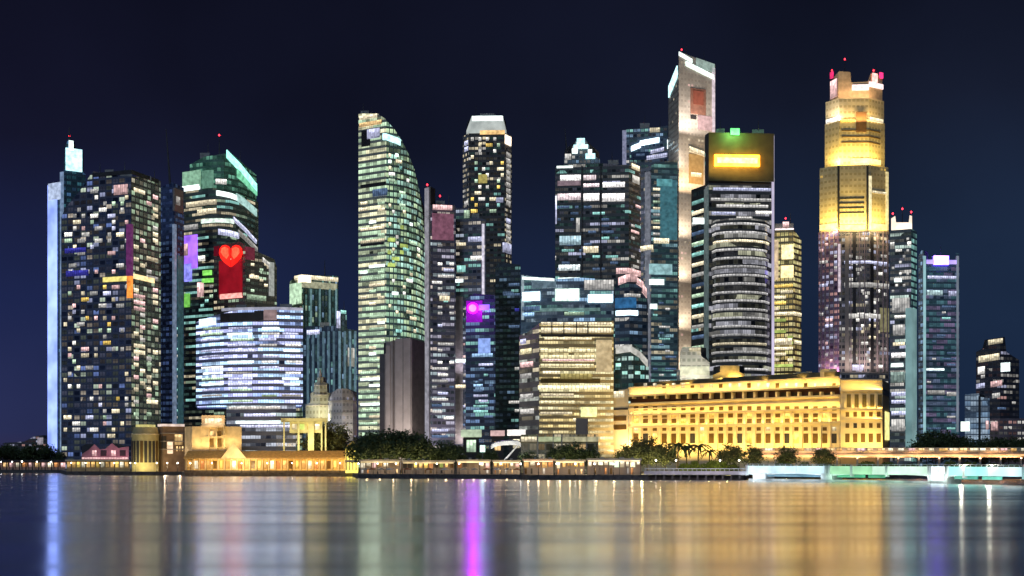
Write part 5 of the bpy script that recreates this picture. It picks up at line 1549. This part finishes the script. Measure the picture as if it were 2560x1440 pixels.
# clipped bushes
def bush_mesh(seed):
    R = random.Random(seed)
    cb = MB()
    for i in range(1500):
        while True:
            p = Vector((R.uniform(-1, 1), R.uniform(-1, 1), R.uniform(0, 1)))
            if .45 < p.length < 1 + .15 * R.random(): break
        a = Vector((R.gauss(0, 1), R.gauss(0, 1), R.gauss(0, 1))).normalized()
        b = a.orthogonal().normalized()
        s = R.uniform(.05, .1)
        cb.face([p - a * s, p + b * s * .7, p + a * s, p - b * s * .7])
    return cb.mesh('bush', [matte('lime green leaves', (.20, .24, .03), .7, .4, 1.2)])
BM = bush_mesh(3)
def bush(px, D, sx, sz, label, group):
    o = bpy.data.objects.new('bush', BM)
    o.location = (PX(px, D), D, GZ)
    o.scale = (sx, sx * .7, sz)
    o.rotation_euler = (0, 0, px)
    COL.objects.link(o)
    tag(o, label, 'bush', group)
for i, (px, sx, sz) in enumerate([(1712, 3.4, 5), (1736, 3.6, 6), (1760, 3.2, 5), (1784, 3.8, 6.4), (1808, 3.6, 5.6), (1832, 3.4, 4.6)]):
    bush(px, 524, sx, sz, 'lime green lit bush behind the jetty, %s from the left' % ORD[i], 'lit bushes behind the jetty')
for i in range(13):
    bush(1908 + i * 52, 553, 5.2, 4.4 + (i * 7 % 4) * .5, 'low dark bush below the raised road, %s from the left' % ORD[i], 'bushes below the raised road')
for px in (912, 940, 968, 996, 1024, 1050, 1086, 1112): bulb((PX(px, 571), 571, GZ + 3.4), 700, (1, .80, .42))  # added point lights that lift the dark trees from below
for px in (1330, 1372, 1414, 1460, 1510, 1556, 1604, 1650): bulb((PX(px, 545), 545, GZ + 3.2), 900, (1, .85, .5))  # added fill for the trees before the hall
for px, D in ((1578, 546), (1606, 548), (1630, 546), (1664, 552), (1706, 536), (1740, 536), (1826, 556), (1884, 560), (1968, 562), (2058, 560)): bulb((PX(px, D), D, GZ + 2.5), 900, (1, .88, .36))  # added point lights that brighten the garden trees
for px in (1724, 1772, 1818): bulb((PX(px, 514), 514, GZ + 1.2), 420, (1, .95, .35))

# ------------------------------------------------------------------ raised road at the right
D0, D1 = 588, 560
B = Bld('raised_road', 'raised road with a peach lit parapet running right from the hotel', 'bridge', 2280, 575)
RR = [(1880, D0), (2760, D1)]
B.block('deck', RR, 1129, matte('peach road concrete', (.62, .46, .32), .85), base=1143, depth=16)
B.strip(1882, 2758, 1119, 1129, M_cream, 'parapet', .3, .4)
R = random.Random(4)
for k in range(34):
    x = 1886 + k * 25.6
    B.strip(x, x + R.uniform(12, 23), 1121, 1127, R.choice([L_shop, L_pink, L_warm, L_shop_w, L_cream]), 'light_panel', .6)
    if k % 2 == 0: B.strip(x, x + 4, 1143, 1178, M_conc, 'pier', -.4, 2)
B.strip(1882, 2758, 1136, 1140, lamp('orange deck light', (1, .56, .24), .5), 'deck_light', .5)
for i in range(7):
    a = 1890 + i * 95
    wash(a, a + 88, 1146, D0 - i * 3, 8, 700, (1, .58, .30), 3.5, .16)

# ------------------------------------------------------------------ jetty and the low curved footbridge
B = Bld('jetty', 'pale concrete jetty on dark piles before the hotel', 'jetty', 1738, 494)
J1 = [(1610, 496), (1864, 490)]
B.block('deck', J1, 1178, matte('pale lavender concrete', (.52, .48, .52), .85), base=1187, depth=11, roof=M_conc)
for k in range(12):
    B.strip(1616 + k * 21, 1620 + k * 21, 1187, 1206, M_stone, 'pile', -.4, 1.4)
B.strip(1611, 1863, 1171, 1172.5, M_white, 'handrail', -.1, .3)
for k in range(22): B.strip(1614 + k * 11.6, 1615 + k * 11.6, 1172, 1178, M_white, 'railing_post', -.1, .25)
for i in range(4):
    a = 1616 + i * 62
    area((PX(a + 28, 478), 477, 4.6), (PX(a + 28, 492), 491, 2.6), 8, .4, 330, (1, .90, .95), 'jetty_light')

def BR(px):   # plan of the footbridge: nearer towards the right
    t = (px - 1862) / 700
    return 492 - 78 * t - 22 * t * t
pts = [1862 + k * 30 for k in range(29)]
BF = [(p, BR(p)) for p in pts]
B = Bld('footbridge', 'long low footbridge with mint and ice blue lit edge on haunched piers', 'bridge', 2200, BR(2200))
zt = 5.0
mb = MB()
def deckrow(p):
    q, n = B.plan(p, BF) if p < pts[-1] else (Vector((PX(*BF[-1]), BF[-1][1])), Vector((0, -1)))
    f = q - B.at.xy
    bk = f - n * 6
    # haunches deepen towards the piers
    h = 1.1 + .9 * max(0, 1 - min(abs(p - c) for c in (1900, 2068, 2345, 2620)) / 70) ** 2
    return f, bk, h
rows = [deckrow(p) for p in pts]
for (f0, b0_, h0), (f1, b1_, h1) in zip(rows, rows[1:]):
    ZT = 3.9 - GZ
    mb.face([(f0.x, f0.y, ZT - h0), (f1.x, f1.y, ZT - h1), (f1.x, f1.y, ZT), (f0.x, f0.y, ZT)])
    mb.face([(f0.x, f0.y, ZT), (f1.x, f1.y, ZT), (b1_.x, b1_.y, ZT), (b0_.x, b0_.y, ZT)])
    mb.face([(b0_.x, b0_.y, ZT - h0), (b0_.x, b0_.y, ZT), (b1_.x, b1_.y, ZT), (b1_.x, b1_.y, ZT - h1)])
    mb.face([(f1.x, f1.y, ZT - h1), (f0.x, f0.y, ZT - h0), (b0_.x, b0_.y, ZT - h0), (b1_.x, b1_.y, ZT - h1)])
mb.build('deck', matte('white bridge concrete', (.70, .72, .72), .7), B.o)
B.front = BF
def zstrip(px0, px1, z0, z1, mat, name, proud=.3, back=.05):
    Dm = B.plan((px0 + px1) / 2)[0].y
    return B.strip(px0, px1, HOR - (z1 - CH) * F / Dm, HOR - (z0 - CH) * F / Dm, mat, name, proud, back)
Lg1 = lamp('ice blue bridge light', (.62, .84, .90), .62, .95, 1.05, scale=.12)
Lg2 = lamp('mint bridge light', (.40, .74, .44), .55, .95, 1.05, scale=.12)
Lg3 = lamp('pale mint bridge light', (.60, .82, .66), .58, .95, 1.05, scale=.12)
Lg4 = lamp('turquoise bridge light', (.40, .95, .86), .70, .95, 1.05, scale=.12)
for a, c, mt in [(1870, 1990, Lg1), (1992, 2062, Lg1), (2074, 2180, Lg2), (2182, 2320, Lg3), (2372, 2470, Lg4), (2472, 2560, Lg1), (2562, 2680, Lg4)]:
    zstrip(a, c, 2.9, 5.9, mt, 'edge_light', .35)
for a, c, mt in [(1880, 2050, lamp('dull blue soffit light', (.18, .38, .50), .5)), (2090, 2160, lamp('green soffit light', (.08, .42, .22), .5)), (2168, 2210, bpy.data.materials['green soffit light']), (2382, 2440, lamp('sea green soffit light', (.12, .55, .42), .5)), (2452, 2500, bpy.data.materials['sea green soffit light'])]:
    zstrip(a, c, 1.6, 2.7, mt, 'soffit_light', -.6, 1.0)
for x in (1866, 2064, 2072, 2128, 2216, 2322, 2368, 2410, 2560): zstrip(x, x + 5, 2.0, 6.1, M_white, 'pylon', .8, .6)
for x0_, x1_, zz in ((1884, 1916, 3.0), (2054, 2082, 3.0), (2322, 2370, 3.4), (2604, 2640, 3.0)):
    zstrip(x0_, x1_, -.5, zz, M_white, 'pier', .6, 6.5)
zstrip(2332, 2362, 1.0, 5.95, lamp('white pier light', (.82, .97, 1), .9, .95, 1.05), 'pier_light', .8)
zstrip(1874, 2330, -.3, .7, matte('pale fender concrete', (.6, .62, .6)), 'fender', .9, 1)
zstrip(1864, 2690, 6.5, 6.62, M_white, 'handrail', .0, .15)
for k in range(60): zstrip(1868 + k * 13.6, 1868.8 + k * 13.6, 5.9, 6.5, M_white, 'railing_post', 0, .15)
for i, x in enumerate(range(1890, 2660, 70)):
    q, n = B.plan(x)
    p = q + n * 3.2
    area((p.x, p.y, 1.2), (q.x, q.y, 4.2), 9, .4, 170, [(.75, .92, 1), (.6, 1, .72), (.8, 1, .9), (.5, 1, .95)][min(3, i // 3)], 'bridge_light')
mb = MB()
for xx in (2410, 2480):
    q, n = B.plan(xx)
    bulb((q.x + n.x * 1.2, q.y + n.y * 1.2, 6.4), 600, (1, .96, .78), .6)

# ------------------------------------------------------------------ parasols on the quay
pc, pp = MB(), MB()
pp.tube([(0, 0, 0), (0, 0, 2.9)], [.06, .05], 6)
for i in range(8):
    a, b_ = 2 * math.pi * i / 8, 2 * math.pi * (i + 1) / 8
    p0, p1 = (1.7 * math.cos(a), 1.7 * math.sin(a), 2.25), (1.7 * math.cos(b_), 1.7 * math.sin(b_), 2.25)
    pc.face([p0, p1, (0, 0, 2.95)])
    pc.face([p1, p0, (p0[0], p0[1], 2.02), (p1[0], p1[1], 2.02)])
PPM, PCM = pp.mesh('pole', [M_metal]), [pc.mesh('canopy', [matte(n, c, .8)]) for n, c in (('cream canvas', (.62, .54, .42)), ('rust canvas', (.45, .16, .08)), ('white canvas', (.75, .72, .68)))]
for i, (px, k) in enumerate([(912, 0), (930, 1), (952, 0), (974, 2), (1018, 1), (1046, 0), (1074, 1), (1112, 2), (1160, 0), (1186, 0), (1216, 1), (1244, 2), (1270, 0), (1292, 1)]):
    D = 549 - (px - 900) * .03
    rt = empty('parasol', (PX(px, D), D, GZ), '%s parasol on the quay by the cafes, %s parasol from the left' % (('cream', 'rust red', 'white')[k], ORD[i]), 'parasol', 'parasols by the cafes')
    for nm, me in (('pole', PPM), ('canopy', PCM[k])):
        o = bpy.data.objects.new(nm, me)
        o.parent = rt
        COL.objects.link(o)

# ------------------------------------------------------------------ street lamps
pole, globe, head = MB(), MB(), MB()
pole.tube([(0, 0, 0), (0, 0, .25), (0, 0, .3), (0, 0, 1)], [.22, .2, .1, .07], 7)
for i in range(6):
    t0, t1 = math.pi * i / 6, math.pi * (i + 1) / 6
    for k in range(8):
        a0_, a1_ = 2 * math.pi * k / 8, 2 * math.pi * (k + 1) / 8
        globe.face([(math.sin(t) * math.cos(a), math.sin(t) * math.sin(a), -math.cos(t)) for t, a in ((t0, a0_), (t0, a1_), (t1, a1_), (t1, a0_))])
PM, GM, GW = pole.mesh('pole', [M_metal]), globe.mesh('globe', [L_street]), globe.mesh('globe', [L_street_white])
def street_lamp(px, D, h, label, group, white=False, r=.32):
    rt = empty('street_lamp', (PX(px, D), D, GZ), label, 'street lamp', group)
    p = bpy.data.objects.new('pole', PM)
    p.scale = (1, 1, h)
    g = bpy.data.objects.new('globe', GW if white else GM)
    g.location = (0, 0, h + r * .9)
    g.scale = (r, r, r)
    for o in (p, g):
        o.parent = rt
        COL.objects.link(o)
sections = [('left shore below the dark trees', [(2, 782), (30, 781), (55, 780), (92, 779), (128, 778)], 5, True),
            ('quay before the amber arcade', [(178, 676), (214, 675), (250, 674), (286, 673), (326, 672)], 4.5, False),
            ('quay before the drum pavilion', [(338, 662), (392, 661), (418, 660), (444, 659)], 4.5, True),
            ('quay before the golden pier hall', [(476, 624), (530, 622), (604, 619), (668, 617), (730, 615), (792, 613), (850, 611)], 4.5, False),
            ('quay before the cafe rows', [(896, 548), (944, 547), (990, 546), (1040, 545), (1092, 543), (1148, 541), (1200, 539), (1252, 537)], 4.5, False),
            ('quay before the burnt orange and lemon cafes', [(1302, 516), (1346, 514), (1392, 513), (1438, 512), (1486, 511), (1534, 510), (1582, 509)], 4.5, True),
            ('garden before the golden hotel', [(1640, 520), (1690, 520), (1800, 519), (1848, 518)], 6, True),
            ('raised road at the right', [(1920, 592), (2010, 590), (2100, 587), (2190, 584), (2280, 581), (2370, 578), (2460, 575), (2545, 572)], 9.5, False)]
for where, spots, h, wh in sections:
    for i, (px, D) in enumerate(spots):
        street_lamp(px, D, h, 'globe lamp on the %s, %s from left' % (where, ORD[i]), 'street lamps on the ' + where, wh, .42 if px == 55 else .3)
